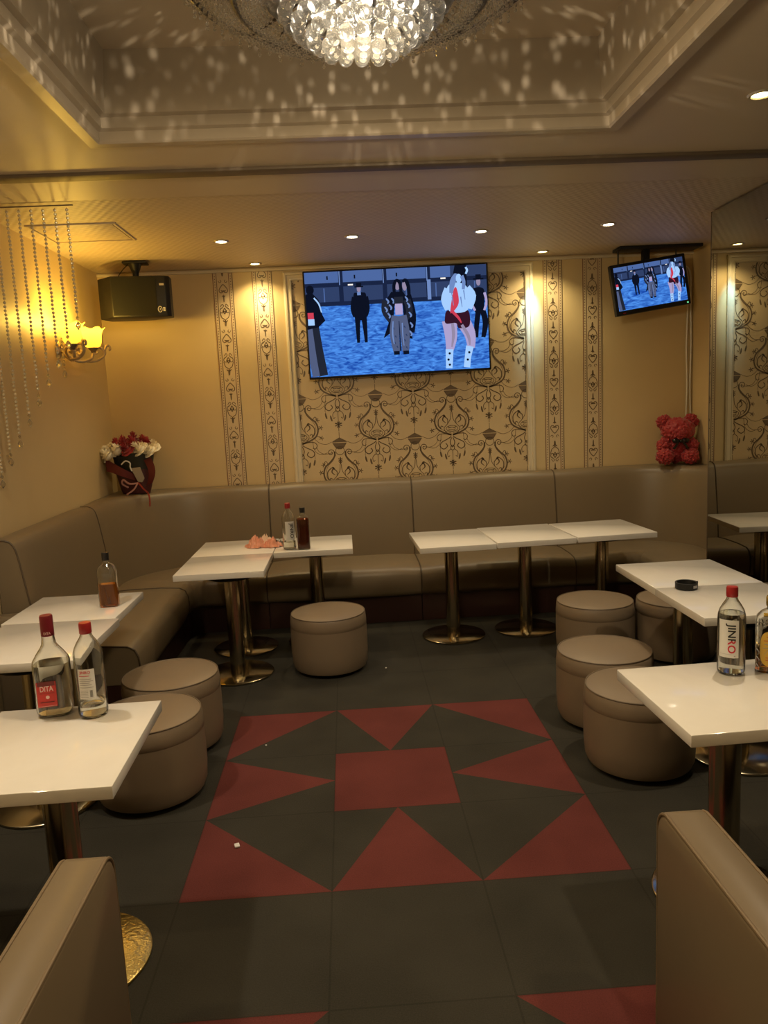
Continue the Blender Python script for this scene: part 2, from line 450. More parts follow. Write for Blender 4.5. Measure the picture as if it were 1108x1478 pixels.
for dy in (165, 180, 195): st([(0, dy), (10, dy - 8), (20, dy - 16)], 6, True)
st([(5, 205), (12, 265), (42, 312), (70, 345), (50, 385), (10, 400)], 6)
st(circle_pts(0, 350, 52, 26), 5, sm=False)
st([(0, 338), (26, 342), (34, 330)], 9, True)
st([(0, 362), (20, 362), (30, 352)], 6)
st([(40, 308), (36, 270), (60, 245), (76, 225)], 9, True)
st([(52, 300), (80, 275), (72, 246), (52, 240)], 12, True)
st([(96, 352), (118, 320), (118, 270), (88, 238)], 9)
st([(88, 238), (66, 232), (62, 250)], 14, True)
st([(76, 335), (96, 325), (100, 350)], 7)
for cx, cy in ((176, 272), (178, 362), (150, 205)):
    for a in (-2.4, -1.2, 0, 1.2, 2.6): st([(cx, cy), (cx + 12 * math.cos(a), cy + 12 * math.sin(a)), (cx + 22 * math.cos(a), cy + 22 * math.sin(a))], 7, True)
st([(150, 285), (164, 278), (176, 272)], 5); st([(138, 345), (160, 352), (178, 362)], 5)
st(circle_pts(0, 85, 38, 36), 5, sm=False)
st([(0, -22), (0, -78)], 5)
st([(66, 4), (120, 24), (180, 6), (228, -42)], 4)
st([(110, 98), (170, 112), (222, 72), (236, -10)], 4)
st([(130, 440), (150, 480), (200, 505), (262, 498)], 4)
URN = [[(-4, -30), (4, -30), (60, 0), (66, 10), (-66, 10), (-60, 0)], [(-64, 16), (64, 16), (40, 55), (14, 72), (-14, 72), (-40, 55)]]
rect = (PX0, PX1, PZ0, PZ1)
HP, VP_ = .588, .704
for c in range(-2, 5):
    for r in range(-2, 4):
        ox = .234 + c * HP / 2
        oz = 1.648 + (r * VP_) - (VP_ / 2 if c % 2 else 0) + .004 * c
        if not (PX0 - .3 < ox < PX1 + .3): continue
        for pts, wd, tp, sm in STROKES:
            for sg in ((1, -1) if any(abs(p[0]) > 1 for p in pts) else (1,)):
                P = [(p[0] * sg, p[1]) for p in pts]
                if sm: P = [(q.x, q.y) for q in smooth_path(P, 4)]
                ribbon2d([(ox + q[0] * S, oz - q[1] * S) for q in P], wd * S * .92, rect, .0035, 3, tp)
        for pl in URN: poly2d([(ox + a * S, oz - b * S) for a, b in pl][::-1], rect, .0035, 3)
# four vertical pattern bands
def band(cx, flip, phase):
    hw = .074; z0, z1 = .9, 2.60
    R_ = (cx - .1, cx + .1, z0, z1)
    wb.add([(cx - hw, YB - .002, z0), (cx + hw, YB - .002, z0), (cx + hw, YB - .002, z1), (cx - hw, YB - .002, z1)], [(0, 1, 2, 3)], 2)
    for dx, wd, mt in ((-.072, .006, 4), (.072, .006, 3), (-.046, .005, 3), (.046, .005, 4)):
        ribbon2d([(cx + dx, z0), (cx + dx, z1)], wd, R_, .0035, mt)
    z = z0
    while z < z1:
        for dx in (-.059, .059):
            poly2d([(cx + dx - .003, z), (cx + dx + .003, z), (cx + dx + .003, z + .007), (cx + dx - .003, z + .007)], R_, .0035, 3)
        z += .020
    f = -1 if flip else 1
    def s(pts, wd, tp=False, sm=True, zc=0):
        for sg in (1, -1):
            P = [(p[0] * sg, p[1]) for p in pts]
            if sm: P = [(q.x, q.y) for q in smooth_path(P, 4)]
            ribbon2d([(cx + q[0], zc + f * q[1]) for q in P], wd, R_, .0035, 3, tp)
            if not any(abs(p[0]) > 1e-5 for p in pts): break
    k = -1
    while True:
        zc = z0 + phase + k * .365
        k += 1
        if zc > z1 + .3: break
        s([(0, .045), (.012, .034), (.030, .008), (.028, -.012), (.012, -.016), (0, -.004)], .0062, zc=zc)     # heart
        s([(0, .0), (.010, -.004), (.018, .002)], .008, True, zc=zc)
        s([(0, -.030), (0, -.055), (0, -.085)], .010, True, zc=zc)
        s([(0, -.045), (.012, -.038)], .007, False, False, zc)
        s([(.030, -.118), (.016, -.100), (.006, -.112), (.018, -.125), (.034, -.135)], .0045, zc=zc)
        s(spiral(.018, -.150, .022, .9, PI * .5, -1), .0050, sm=False, zc=zc)
        s([(0, -.128), (.010, -.150), (0, -.172)], .0060, zc=zc)
        s([(0, -.150), (.008, -.156), (.015, -.150)], .008, True, zc=zc)
        s([(.036, -.160), (.026, -.195), (.010, -.208), (0, -.218)], .0055, zc=zc)
        s([(0, -.218), (0, -.238), (0, -.262)], .015, True, zc=zc)
        s([(0, -.232), (.010, -.226), (.018, -.218)], .008, True, zc=zc)
        s([(.034, .070), (.024, .058), (.012, .066), (.020, .078)], .0045, zc=zc)
for cx, fl_, ph in ((-.868, 0, .10), (-.575, 0, .20), (1.633, 1, .05), (1.940, 1, .22)): band(cx, fl_, ph)
tag(wb.build('wall_back', [M['wall'], M['panel'], M['band'], M['ink'], M['inkred']], smooth=False), kind='structure')

# moulding frame round the damask panel: a stepped profile swept round three sides
def frame_sweep():
    b = MB()
    prof = [(0, .0), (0, .016), (.012, .024), (.022, .024), (.027, .014), (.045, .014), (.050, .020), (.058, .018), (.064, .006), (.064, 0)]   # (inwards, off the wall)
    X0, X1, Z0, Z1 = -.418, 1.478, .95, 2.575
    def P(u, h, k):
        return [(X0 + u, YB - .001 - h, Z0), (X0 + u, YB - .001 - h, Z1 - u), (X1 - u, YB - .001 - h, Z1 - u), (X1 - u, YB - .001 - h, Z0)][k]
    vs, fs = [], []
    n = len(prof)
    for k in range(4):
        for u, h in prof: vs.append(P(u, h, k))
    for k in range(3):
        for i in range(n - 1): fs.append((k * n + i, k * n + i + 1, (k + 1) * n + i + 1, (k + 1) * n + i))
    b.add(vs, fs)
    return b
tag(frame_sweep().build('trim_1', M['cream'], angle=20), kind='structure')
b = MB(); b.box(((XL + XR) / 2, YB - .009, ZC - .011), (XR - XL, .018, .022), .004)
tag(b.build('trim_2', M['cream']), kind='structure')

# ------------------------------------------------------------------ ceiling with coffer
CX0, CX1, CY0, CY1 = -.872, 1.078, 1.14, 3.115
def rects_around(z, X0, X1, Y0, Y1, a0, a1, b0, b1):
    return [[(X0, Y0, z), (X1, Y0, z), (X1, b0, z), (X0, b0, z)], [(X0, b1, z), (X1, b1, z), (X1, Y1, z), (X0, Y1, z)],
            [(X0, b0, z), (a0, b0, z), (a0, b1, z), (X0, b1, z)], [(a1, b0, z), (X1, b0, z), (X1, b1, z), (a1, b1, z)]]
c = MB()
for q in rects_around(ZC, XL, XR + .1, YF, 3.95, CX0, CX1, CY0, CY1): c.add(q, [(3, 2, 1, 0)])
c.add([(CX0 + .06, CY0 + .06, 2.90), (CX1 - .06, CY0 + .06, 2.90), (CX1 - .06, CY1 - .06, 2.90), (CX0 + .06, CY1 - .06, 2.90)], [(3, 2, 1, 0)])
tag(c.build('ceiling', [M['ceil']], smooth=False), kind='structure')
c = MB(); c.add([(XL, 3.95, ZC + .008), (XR + .1, 3.95, ZC + .008), (XR + .1, YB, ZC + .008), (XL, YB, ZC + .008)], [(3, 2, 1, 0)])
c.add([(XL, 3.95, ZC), (XR + .1, 3.95, ZC), (XR + .1, 3.95, ZC + .008), (XL, 3.95, ZC + .008)], [(0, 1, 2, 3)])
tag(c.build('ceiling', [M['ceil_rear']], smooth=False), kind='structure')
# stepped cornice of the coffer: (inward offset, z)
def ring_sweep(prof):
    b = MB(); n = len(prof); vs, fs = [], []
    for u, z in prof:
        vs += [(CX0 + u, CY0 + u, z), (CX1 - u, CY0 + u, z), (CX1 - u, CY1 - u, z), (CX0 + u, CY1 - u, z)]
    for i in range(n - 1):
        for k in range(4):
            k2 = (k + 1) % 4
            fs.append((i * 4 + k, (i + 1) * 4 + k, (i + 1) * 4 + k2, i * 4 + k2))
    return b.add(vs, fs)
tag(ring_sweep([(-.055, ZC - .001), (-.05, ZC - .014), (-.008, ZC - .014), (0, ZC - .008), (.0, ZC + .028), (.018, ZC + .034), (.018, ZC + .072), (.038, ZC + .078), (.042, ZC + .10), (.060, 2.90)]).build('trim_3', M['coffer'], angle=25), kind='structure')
b = MB(); b.box(((XL + XR) / 2 + .02, 3.548, ZC - .006), (XR - XL + .1, .085, .016), .004)
tag(b.build('trim_4', M['dark_trim']), kind='structure')
b = MB(); b.box(((XL + XR) / 2 + .02, 3.602, ZC - .004), (XR - XL + .1, .018, .012), .004)
tag(b.build('trim_5', M['cream'] if False else M['ceil']), kind='structure')

# ceiling access hatch near the left wall
h = thing('ceiling_hatch', 'square access hatch in the ribbed ceiling above the wall lamp', 'hatch', (-1.445, 4.66, ZC + .006))
b = MB(); b.box((0, 0, 0), (.44, .40, .006), .002); b.build('panel', M['ceil_rear'], h)
b = MB()
for q in ((0, .215, .49, .012), (0, -.215, .49, .012)): b.box((q[0], q[1], -.001), (q[2], q[3], .010), .002)
for q in ((.235, 0, .012, .43), (-.235, 0, .012, .43)): b.box((q[0], q[1], -.001), (q[2], q[3], .010), .002)
b.build('frame', M['ceil'], h)

# ------------------------------------------------------------------ mirror
mr = thing('wall_mirror', 'tall grey mirror facing the room along the right-hand partition', 'mirror', (XM, (YP + YF) / 2 - .01, 0))
ml_ = YP - YF - .02
b = MB(); b.box((.006, .0, ZC / 2 + .002), (.012, ml_, ZC - .008)); b.build('mirror_glass', M['mirror'], mr, smooth=False)
b = MB(); b.box((.012, ml_ / 2 + .008, ZC / 2), (.026, .010, ZC - .004), .001); b.build('edge_strip', M['dark_trim'], mr)

# ------------------------------------------------------------------ sofas
SEAT = [(.10, .195), (.625, .195), (.655, .205), (.668, .235), (.672, .30), (.668, .355), (.652, .392), (.615, .412), (.50, .420), (.30, .420), (.165, .412), (.10, .41)]
BACK = [(.004, .40), (.172, .40), (.166, .50), (.150, .62), (.132, .75), (.115, .87), (.105, .925), (.095, .957), (.078, .978), (.052, .988), (.004, .990)]
PLN = [(.02, .001), (.612, .001), (.612, .198), (.02, .198)]
def sweep(prof, frames, bulge=0.0, closed_prof=True, mat=0, inset=0.0, puff=0.0):
    """frames: list of (point, inward normal, t 0..1)"""
    b = MB(); n = len(prof); vs, fs = [], []
    for p, nn, t in frames:
        e = math.sin(PI * min(max(t, 0), 1)) if bulge or puff else 0
        e = min(1, e * 2.2)
        for d, z in prof:
            up = bulge * (e - 1) if z > prof[0][1] + .1 else 0
            dd = d + (puff * (e - 1) if d > .14 else 0)
            q = Vector(p) + Vector(nn) * dd
            vs.append((q.x, q.y, z + up))
    m = len(frames)
    for i in range(m - 1):
        for k in range(n):
            k2 = (k + 1) % n
            fs.append((i * n + k, i * n + k2, (i + 1) * n + k2, (i + 1) * n + k))
    fs.append(tuple(range(n))[::-1]); fs.append(tuple((m - 1) * n + k for k in range(n)))
    return b.add(vs, fs, mat)
def line_frames(a, b, nn, n):
    a, b = Vector((*a, 0)), Vector((*b, 0))
    return [(a.lerp(b, k / n), Vector((*nn, 0)), 0) for k in range(n + 1)]
def arc_frames(cx, cy, r, a0, a1, n):
    return [(Vector((cx + r * math.cos(a0 + (a1 - a0) * k / n), cy + r * math.sin(a0 + (a1 - a0) * k / n), 0)),
             Vector((-math.cos(a0 + (a1 - a0) * k / n), -math.sin(a0 + (a1 - a0) * k / n), 0)), 0) for k in range(n + 1)]
def with_t(fr):
    n = len(fr) - 1
    return [(p, q, i / n) for i, (p, q, _) in enumerate(fr)]
def end_piping(fr, prof, r=.004, skip=()):
    p, nn, _ = fr
    return [tuple(Vector(p) + Vector(nn) * d + Vector((0, 0, z))) for d, z in prof]
def booth(label, frames, fill=None, piped=()):
    t = thing('booth_sofa', label, 'sofa', (0, 0, 0), group='upholstered booth units along the walls')
    org = Vector(frames[len(frames) // 2][0]); org.z = 0
    t.location = org
    def bld(mb, name, mat):
        mb.v = [(x - org.x, y - org.y, z) for x, y, z in mb.v]
        return mb.build(name, mat, t, angle=50)
    s_ = bld(sweep(SEAT, with_t(frames), bulge=.014, puff=.012), 'seat', M['leather'])
    bk = sweep(BACK, with_t(frames), bulge=.006)
    if fill:
        vs = [(*fill, .990)] + [(f[0].x, f[0].y, .990) for f in frames]
        bk.add(vs, [(0, i + 1, i) for i in range(1, len(frames))])
    b_ = bld(bk, 'backrest', M['leather'])
    bld(sweep(PLN, frames), 'plinth', M['plinth'])
    for k in piped:
        f = frames[k]
        g = Vector(f[0]) - org
        mb = MB(); mb.tube([tuple(g + Vector(f[1]) * (d + .001) + Vector((0, 0, z + .001 - (.006 if z > .5 else 0)))) for d, z in BACK[1:]], .0045, 6)
        mb.build('piping', M['piping'], b_)
        mb = MB(); mb.tube([tuple(g + Vector(f[1]) * (d - .010 if d > .14 else d) + Vector((0, 0, z - (.012 if z > .3 else 0)))) for d, z in SEAT[1:]], .0045, 6)
        mb.build('piping', M['piping'], s_)
    return t
G = .003
wy = YB - .004; wxl = XL + .004; wxr = XR - .004
RL, RR = .76, .60
booth('straight booth sofa beside the left wall with a low arm at its near end', line_frames((wxl, 3.86), (wxl, 5.12 - G), (1, 0), 16), piped=(0, 16))
fr = line_frames((wxl, 5.12 + G), (wxl, wy - RL), (1, 0), 2)[:-1] + arc_frames(wxl + RL, wy - RL, RL, PI, PI / 2, 24) + line_frames((wxl + RL, wy), (-.62 - G, wy), (0, -1), 5)[1:]
booth('curved corner booth sofa under the black loudspeaker carrying the bouquet', fr, (wxl, wy), piped=(len(fr) - 1,))
booth('straight booth sofa against the back wall behind the L of white tables', line_frames((-.62 + G, wy), (.48 - G, wy), (0, -1), 16), piped=(16,))
booth('straight booth sofa against the back wall behind the row of three tables', line_frames((.48 + G, wy), (1.60 - G, wy), (0, -1), 16), piped=(16,))
fr = line_frames((1.60 + G, wy), (wxr - RR, wy), (0, -1), 6)[:-1] + arc_frames(wxr - RR, wy - RR, RR, PI / 2, 0, 20) + line_frames((wxr, wy - RR), (wxr, YP + .012), (-1, 0), 5)[1:]
booth('curved corner booth sofa at the mirror carrying the red teddy bear', fr, (wxr, wy))

# arm that ends the left run of booths, and the two near booths with low arms
def arm_mb(x0, x1, y0, y1, h, far=True):
    """low padded arm running along y, its far top edge rounded"""
    b = MB(); b.box(((x0 + x1) / 2, (y0 + y1) / 2, h / 2 + .01), (x1 - x0, y1 - y0, h - .02), .035, 5)
    return b
t = thing('sofa_arm', 'low padded sofa arm closing the near end of the left wall booth', 'armrest', (XL + .116, 3.79, 0))
b = MB(); b.box((0, 0, .325), (.22, .11, .59), .022, 3); b.build('pad', M['leather'], t)
b = MB(); b.box((0, 0, .016), (.20, .09, .03)); b.build('foot_rail', M['plinth'], t)

def near_booth(label, xa, xb, xw, yfar, ynear):
    """xa..xb arm, seat from the arm to xw"""
    t = thing('booth_sofa', label, 'sofa', ((xa + xb) / 2, (yfar + ynear) / 2, 0), group='pair of near booth sofas')
    ox, oy = (xa + xb) / 2, (yfar + ynear) / 2
    H = .630
    n = 10
    # arm: profile in (y, z) with a rounded far top, extruded in x
    R = .052
    prof = [(ynear, .03), (yfar, .03), (yfar, H - R)] + [(yfar - R + R * math.cos(a), H - R + R * math.sin(a)) for a in [PI / 2 * k / n for k in range(1, n + 1)]] + [(ynear, H)]
    mb = MB(); vs, fs = [], []
    xs = [(xa, .012), (xa + .006, .004), (xa + .012, 0), (xb - .012, 0), (xb - .006, .004), (xb, .012)]
    cy, cz = (yfar + ynear) / 2, H / 2
    for x, ins in xs:
        for y, z in prof:
            yy = y - ins if y > cy else y + ins
            zz = z - ins if z > cz else z + ins
            vs.append((x - ox, yy - oy, zz))
    m = len(prof)
    for i in range(len(xs) - 1):
        for k in range(m):
            k2 = (k + 1) % m
            fs.append((i * m + k, (i + 1) * m + k, (i + 1) * m + k2, i * m + k2))
    fs.append(tuple(range(m))); fs.append(tuple((len(xs) - 1) * m + k for k in range(m))[::-1])
    mb.add(vs, fs)
    a_ = mb.build('arm', M['leather'], t, angle=50)
    for x in (xa + .005, xb - .005):
        p = MB(); p.tube([(x - ox, (y - .003 if y > cy else y + .003) - oy, z - .003 if z > cz else z + .003) for y, z in prof[1:]], .0042, 8)
        p.build('piping', M['piping_light'], a_)
    sx0, sx1 = (xb + .004, xw) if xw > xb else (xw, xa - .004)
    mb = MB(); mb.box(((sx0 + sx1) / 2 - ox, (yfar - .03 + ynear + .1) / 2 - oy, .31), (sx1 - sx0, yfar - .03 - ynear - .1, .22), .03, 4)
    mb.build('seat', M['leather'], t)
    mb = MB(); mb.box(((sx0 + sx1) / 2 - ox, ynear + .05 - oy, .49), (sx1 - sx0, .12, .90), .04, 4)
    mb.build('backrest', M['leather'], t)
    mb = MB(); mb.box(((sx0 + sx1) / 2 - ox, (yfar - .1 + ynear) / 2 - oy, .10), (sx1 - sx0, yfar - ynear - .2, .195))
    mb.build('plinth', M['plinth'], t)
    return t
near_booth('near booth sofa at bottom left whose arm hides a gold table foot', -.675, -.568, XL + .01, 1.622, .72)
near_booth('near booth sofa at bottom right below the yellow-label bottle', .672, .776, XM - .02, 1.640, .72)

# ------------------------------------------------------------------ tables
ZT = .667
def table(label, cx, cy, w, d, rot=0, base=(0, 0), group='white pedestal tables', lamplit=False):
    t = thing('pedestal_table', label, 'table', (cx + base[0], cy + base[1], 0), 0, group)
    Rm = Matrix.Rotation(rot, 4, 'Z')
    mb = MB(); mb.box((0, 0, 0), (w - .003, d - .003, .036), .003, 2)
    Mx = Matrix.Translation((-base[0], -base[1], ZT - .018)) @ Rm
    mb.v = [tuple(Mx @ Vector(p)) for p in mb.v]
    mb.build('tabletop', M['table'], t)
    mb = MB(); mb.lathe([(.046, .012), (.046, .60), (.040, .60)], 28); mb.build('column', M['brass'], t)
    mb = MB(); mb.lathe([(.0, .60), (.14, .60), (.14, .608), (.05, .630), (0, .630)], 20); mb.build('mounting_plate', M['black'], t)
    mb = MB(); mb.lathe([(.205, .001), (.211, .004), (.211, .011), (.206, .015), (.05, .019), (.048, .019)], 56); mb.build('base', M['brass_lamplit'] if lamplit else M['brass'], t)
    return t
table('white table at the left end of the row of three along the back sofa', .648, 4.985, .487, .60, math.radians(2), (0, -.005))
table('white middle table of the row of three along the back sofa', 1.152, 5.03, .515, .60, math.radians(3))
table('white table at the mirror end of the row of three along the back sofa', 1.683, 5.06, .535, .57, math.radians(4), (0, -.02))
table('white table with the crumpled snack wrapper, in the corner of the L', -.765, 5.065, .515, .52, 0, (.025, -.085))
table('white table nearest the centre stool in the L of three', -.765, 4.542, .515, .525, 0, (.04, -.06))
table('white table with a soju bottle and dark whisky at the back sofa', -.252, 5.06, .505, .52, 0, (.0, 0))
table('white table holding the half-full amber whisky beside the left booth', -1.350, 3.690, .515, .49, 0, (.0, -.065))
table('white bare table between the amber whisky table and the red-capped bottles', -1.330, 3.15, .515, .575, 0, (.01, -.09))
table('white table at left carrying two clear bottles with red caps', -.887, 2.110, .505, .565, math.radians(1), (.018, -.025), lamplit=True)
table('white table beyond the two red-capped bottles, cut off at the left', -1.400, 2.12, .505, .565, math.radians(1))
table('white table at right carrying the black ashtray', 1.648, 3.680, .515, .53, 0, (-.012, -.015))
table('white table between the ashtray table and the yellow-label bottle', 1.645, 3.163, .515, .502, 0, (-.025, -.09))
table('white table at right carrying the soju bottle with upright red lettering', 1.122, 2.165, .52, .52, math.radians(2), (-.02, .0))

# ------------------------------------------------------------------ stools
SR = .226
def stool0():
    t = thing('round_stool', 'x', 'stool', (0, 0, 0), group='round taupe stools')
    mb = MB(); mb.lathe([(SR - .035, .02), (SR - .012, .026), (SR - .002, .05), (SR + .003, .12), (SR + .003, .22), (SR + .0018, .268), (SR + .0014, .2772)], 48)
    mb.build('body', M['leather_stool'], t)
    mb = MB(); mb.lathe([(SR + .0008, .2765), (SR + .0022, .2785), (SR + .002, .30), (SR - .002, .340), (SR - .010, .352), (SR - .03, .357), (SR * .6, .364), (SR * .3, .367), (0, .368)], 48)
    cu = mb.build('cushion', M['leather_stool'], t)
    mb = MB(); mb.tube([((SR - .007) * math.cos(2 * PI * k / 56), (SR - .007) * math.sin(2 * PI * k / 56), .3515) for k in range(56)], .0032, 6, True)
    mb.build('piping', M['stool_piping'], cu)
    mb = MB(); mb.lathe([(SR - .055, .001), (SR - .052, .024), (SR - .07, .024)], 32); mb.build('base', M['black'], t)
    return t
st0 = stool0()
for i, (x, y, rz, lb) in enumerate([
    (-.170, 4.49, .3, 'round taupe stool alone in front of the back sofa left of centre'),
    (1.425, 4.40, 1.2, 'round taupe stool in front of the mirror-end table of the row of three'),
    (1.892, 4.34, 2.0, 'round taupe stool half hidden behind the ashtray table'),
    (1.185, 3.520, .8, 'round taupe stool left of the ashtray table, second from the front'),
    (1.175, 3.052, 2.6, 'round taupe stool partly under the right table with the soju bottle'),
    (-.895, 3.548, 1.7, 'round taupe stool beside the amber whisky table, the farther of two'),
    (-.890, 3.082, 3.3, 'round taupe stool behind the table with two red-capped bottles')]):
    o = st0 if i == 0 else copy_tree(st0)
    o.location = (x, y, 0); o.rotation_euler.z = rz; o['label'] = lb

# ------------------------------------------------------------------ lettering
_txt = {}
def text_geo(s):
    """flat lettering outlines, unit height, centred: (verts, faces)"""
    if s in _txt: return _txt[s]
    cu = bpy.data.curves.new('lettering', 'FONT'); cu.body = s; cu.size = 1.0; cu.resolution_u = 3; cu.offset = .018
    ob = bpy.data.objects.new('lettering', cu)
    COL.objects.link(ob)
    dg = bpy.context.evaluated_depsgraph_get()
    me = bpy.data.meshes.new_from_object(ob.evaluated_get(dg))
    bm = bmesh.new(); bm.from_mesh(me)
    for ax in (0, 1):                                # cut into narrow strips so that the print follows the round glass
        lo, hi = min(v.co[ax] for v in bm.verts), max(v.co[ax] for v in bm.verts)
        st_ = .08
        for k in range(1, int((hi - lo) / st_) + 1):
            nn = Vector((1, 0, 0)) if ax == 0 else Vector((0, 1, 0))
            bmesh.ops.bisect_plane(bm, geom=list(bm.verts) + list(bm.edges) + list(bm.faces), plane_co=nn * (lo + k * st_), plane_no=nn)
    bm.verts.index_update()
    vs = [v.co.copy() for v in bm.verts]; fs = [tuple(v.index for v in f.verts) for f in bm.faces]; bm.free()
    bpy.data.objects.remove(ob); bpy.data.meshes.remove(me); bpy.data.curves.remove(cu)
    xs = [v.x for v in vs]; ys = [v.y for v in vs]
    cx, cy, h, w_ = (min(xs) + max(xs)) / 2, (min(ys) + max(ys)) / 2, max(ys) - min(ys), max(xs) - min(xs)
    vs = [((v.x - cx) / h, (v.y - cy) / h) for v in vs]
    _txt[s] = (vs, fs, w_ / h)
    return _txt[s]
def wrap_text(mb, s, surf, az, z, h, mat=0, rot=0, sxw=1.0, split=None):
    """lettering laid on a bottle: surf(azimuth offset metres, z) -> point"""
    vs, fs, asp = text_geo(s)
    P = []
    for x, y in vs:
        x *= h * sxw; y *= h
        if rot: x, y = y, -x       # reads downwards
        P.append(surf(az + x, z + y))
    if split is None: mb.add(P, fs, mat)
    else:
        for f in fs:
            zz = sum(P[i][2] for i in f) / len(f)
            mb.add([P[i] for i in f], [tuple(range(len(f)))], split[1] if zz < split[0] else mat)
def cyl_surf(r, face=-PI / 2, lift=.0008):
    return lambda u, z: ((r + lift) * math.cos(face + u / r), (r + lift) * math.sin(face + u / r), z)
def flat_surf(yf, lift=.0008):
    return lambda u, z: (u, yf - lift, z)
def patch(mb, surf, u0, u1, z0, z1, mat=0, n=14):
    vs, fs = [], []
    for k in range(n + 1):
        u = u0 + (u1 - u0) * k / n
        vs += [surf(u, z0), surf(u, z1)]
    for k in range(n): fs.append((2 * k, 2 * k + 2, 2 * k + 3, 2 * k + 1))
    mb.add(vs, fs, mat)

# ------------------------------------------------------------------ bottles
def bottle(label, loc, rz, prof, cap, capmat, liquid=None, level=.8, sx=1, sy=1, sq=None, labels=None, name='liquor_bottle', n=32):
    t = thing(name, label, 'bottle', loc, rz, 'liquor bottles on the tables')
    mb = MB(); mb.lathe(prof, n, sx=sx, sy=sy, sq=sq)
    ip = [(max(r - .0028, .001), max(z, .009)) for r, z in prof]
    inner = MB(); inner.lathe(ip, n, sx=sx, sy=sy, sq=sq)
    mb.add(inner.v, [f[::-1] for f in inner.f])
    mb.build('glass_body', M['glass'], t)
    if liquid:
        lp = []
        for r, z in prof:
            if z <= level: lp.append((max(r - .0031, .001), max(z, .0095)))
            else:
                r0, z0 = lp[-1]
                f = min(1, (level - z0) / max(z - z0, 1e-6))
                lp.append((max(r0 + (r - .0035 - r0) * f, .001), level)); break
        mb = MB(); mb.lathe(lp, n, sx=sx, sy=sy, sq=sq); mb.build('liquid', M[liquid], t)
    mb = MB(); mb.lathe(cap, 24); c_ = mb.build('cap', M[capmat], t)
    if labels: labels(t)
    return t
def jinro_prof(R, H):
    return [(R * .55, .006), (R * .8, .001), (R * .95, .004), (R, .014), (R, H * .64), (R * .97, H * .69), (R * .86, H * .745), (R * .66, H * .80), (R * .46, H * .845), (R * .37, H * .88), (R * .35, H * .90), (R * .35, H * .985)]
def jcap(R, H): return [(R * .40, H * .885), (R * .42, H * .89), (R * .42, H * .985), (R * .38, H), (0, H)]
def jinro_front(R, off, mats=('txt_black', 'txt_red')):
    def f(t):
        s = cyl_surf(R)
        mb = MB(); patch(mb, s, off - .036, off + .026, .062, .185); l = mb.build('front_label', M['label_white'], t)
        mb = MB(); wrap_text(mb, 'JINRO', cyl_surf(R, lift=.0015), off + .002, .126, .030, 0, rot=1, sxw=1.12, split=(.118, 1))
        patch(mb, cyl_surf(R, lift=.0015), off + .012, off + .016, .067, .070, 2, 2)
        patch(mb, cyl_surf(R, lift=.0015), off - .030, off + .006, .073, .0738, 2, 4)
        mb.build('lettering', [M[mats[0]], M[mats[1]], M['txt_grey']], l, smooth=False)
    return f
R_, H_ = .0425, .285
bottle('clear soju bottle with red cap and upright red and black lettering, right table', (1.197, 2.325, ZT), -.50, jinro_prof(R_, H_), jcap(R_, H_), 'red_cap', 'spirit', .20, labels=jinro_front(R_, -.003))
bottle('clear soju bottle with red cap standing with the dark whisky at the back', (-.405, 4.905, ZT), .02, jinro_prof(R_, .30), jcap(R_, .30), 'red_cap', 'spirit', .05, labels=jinro_front(R_, .016, ('txt_black', 'txt_black')))
def back_label(R):
    def f(t):
        s = cyl_surf(R)
        mb = MB(); patch(mb, s, -.030, .020, .066, .160); l = mb.build('back_label', M['label_white'], t)
        k = cyl_surf(R, lift=.0015)
        mb = MB(); wrap_text(mb, 'JINRO', k, -.008, .149, .011, 0, sxw=1.0)
        for i, z in enumerate((.138, .128, .122, .116, .110, .102)):
            patch(mb, k, -.026, .004 + .010 * ((i * 7) % 3) / 2, z, z + .0018, 0 if i == 0 else 1, 5)
        for i in range(9): patch(mb, k, .002, .010, .073 + i * .0024, .0741 + i * .0024, 2, 2)
        for i in range(5): patch(mb, k, -.026, -.003, .072 + i * .005, .0734 + i * .005, 1, 3)
        mb.build('lettering', [M['txt_red'], M['txt_grey'], M['txt_black']], l, smooth=False)
    return f
bottle('clear soju bottle with red cap turned to its small back label, left table', (-.828, 2.312, ZT), .18, jinro_prof(.044, .295), jcap(.044, .295), 'red_cap', 'spirit', .045, labels=back_label(.044))
def dita_labels(t):
    yf = -.0495
    s = flat_surf(yf)
    mb = MB(); patch(mb, s, -.040, .016, .040, .120, 0, 2); patch(mb, flat_surf(yf, .0010), -.037, .013, .113, .1205, 1, 2); patch(mb, flat_surf(yf, .0010), -.037, .013, .106, .113, 1, 2)
    l = mb.build('front_label', [M['label_red'], M['label_maroon']], t, smooth=False)
    k = flat_surf(yf, .0018)
    mb = MB(); wrap_text(mb, 'DITA', k, -.011, .098, .017, 0, sxw=.72)
    patch(mb, k, -.033, .010, .083, .0840, 1, 2)
    mb.add([k(-.010 + .0055 * math.cos(2 * PI * q / 14), .071 + .0055 * math.sin(2 * PI * q / 14)) for q in range(14)], [tuple(range(14))], 0)
    patch(mb, k, -.032, .008, .054, .057, 1, 2); patch(mb, k, -.038, .014, .0425, .0435, 0, 2)
    mb.build('lettering', [M['txt_pink'], M['label_maroon']], l, smooth=False)
    cs = cyl_surf(.0195, lift=.0012)
    mb = MB(); wrap_text(mb, 'DITA', cs, .002, .262, .008, 0, sxw=.8); mb.build('lettering', M['txt_pink'], [c for c in children(t) if c.name.startswith('cap')][0], smooth=False)
RD = .054
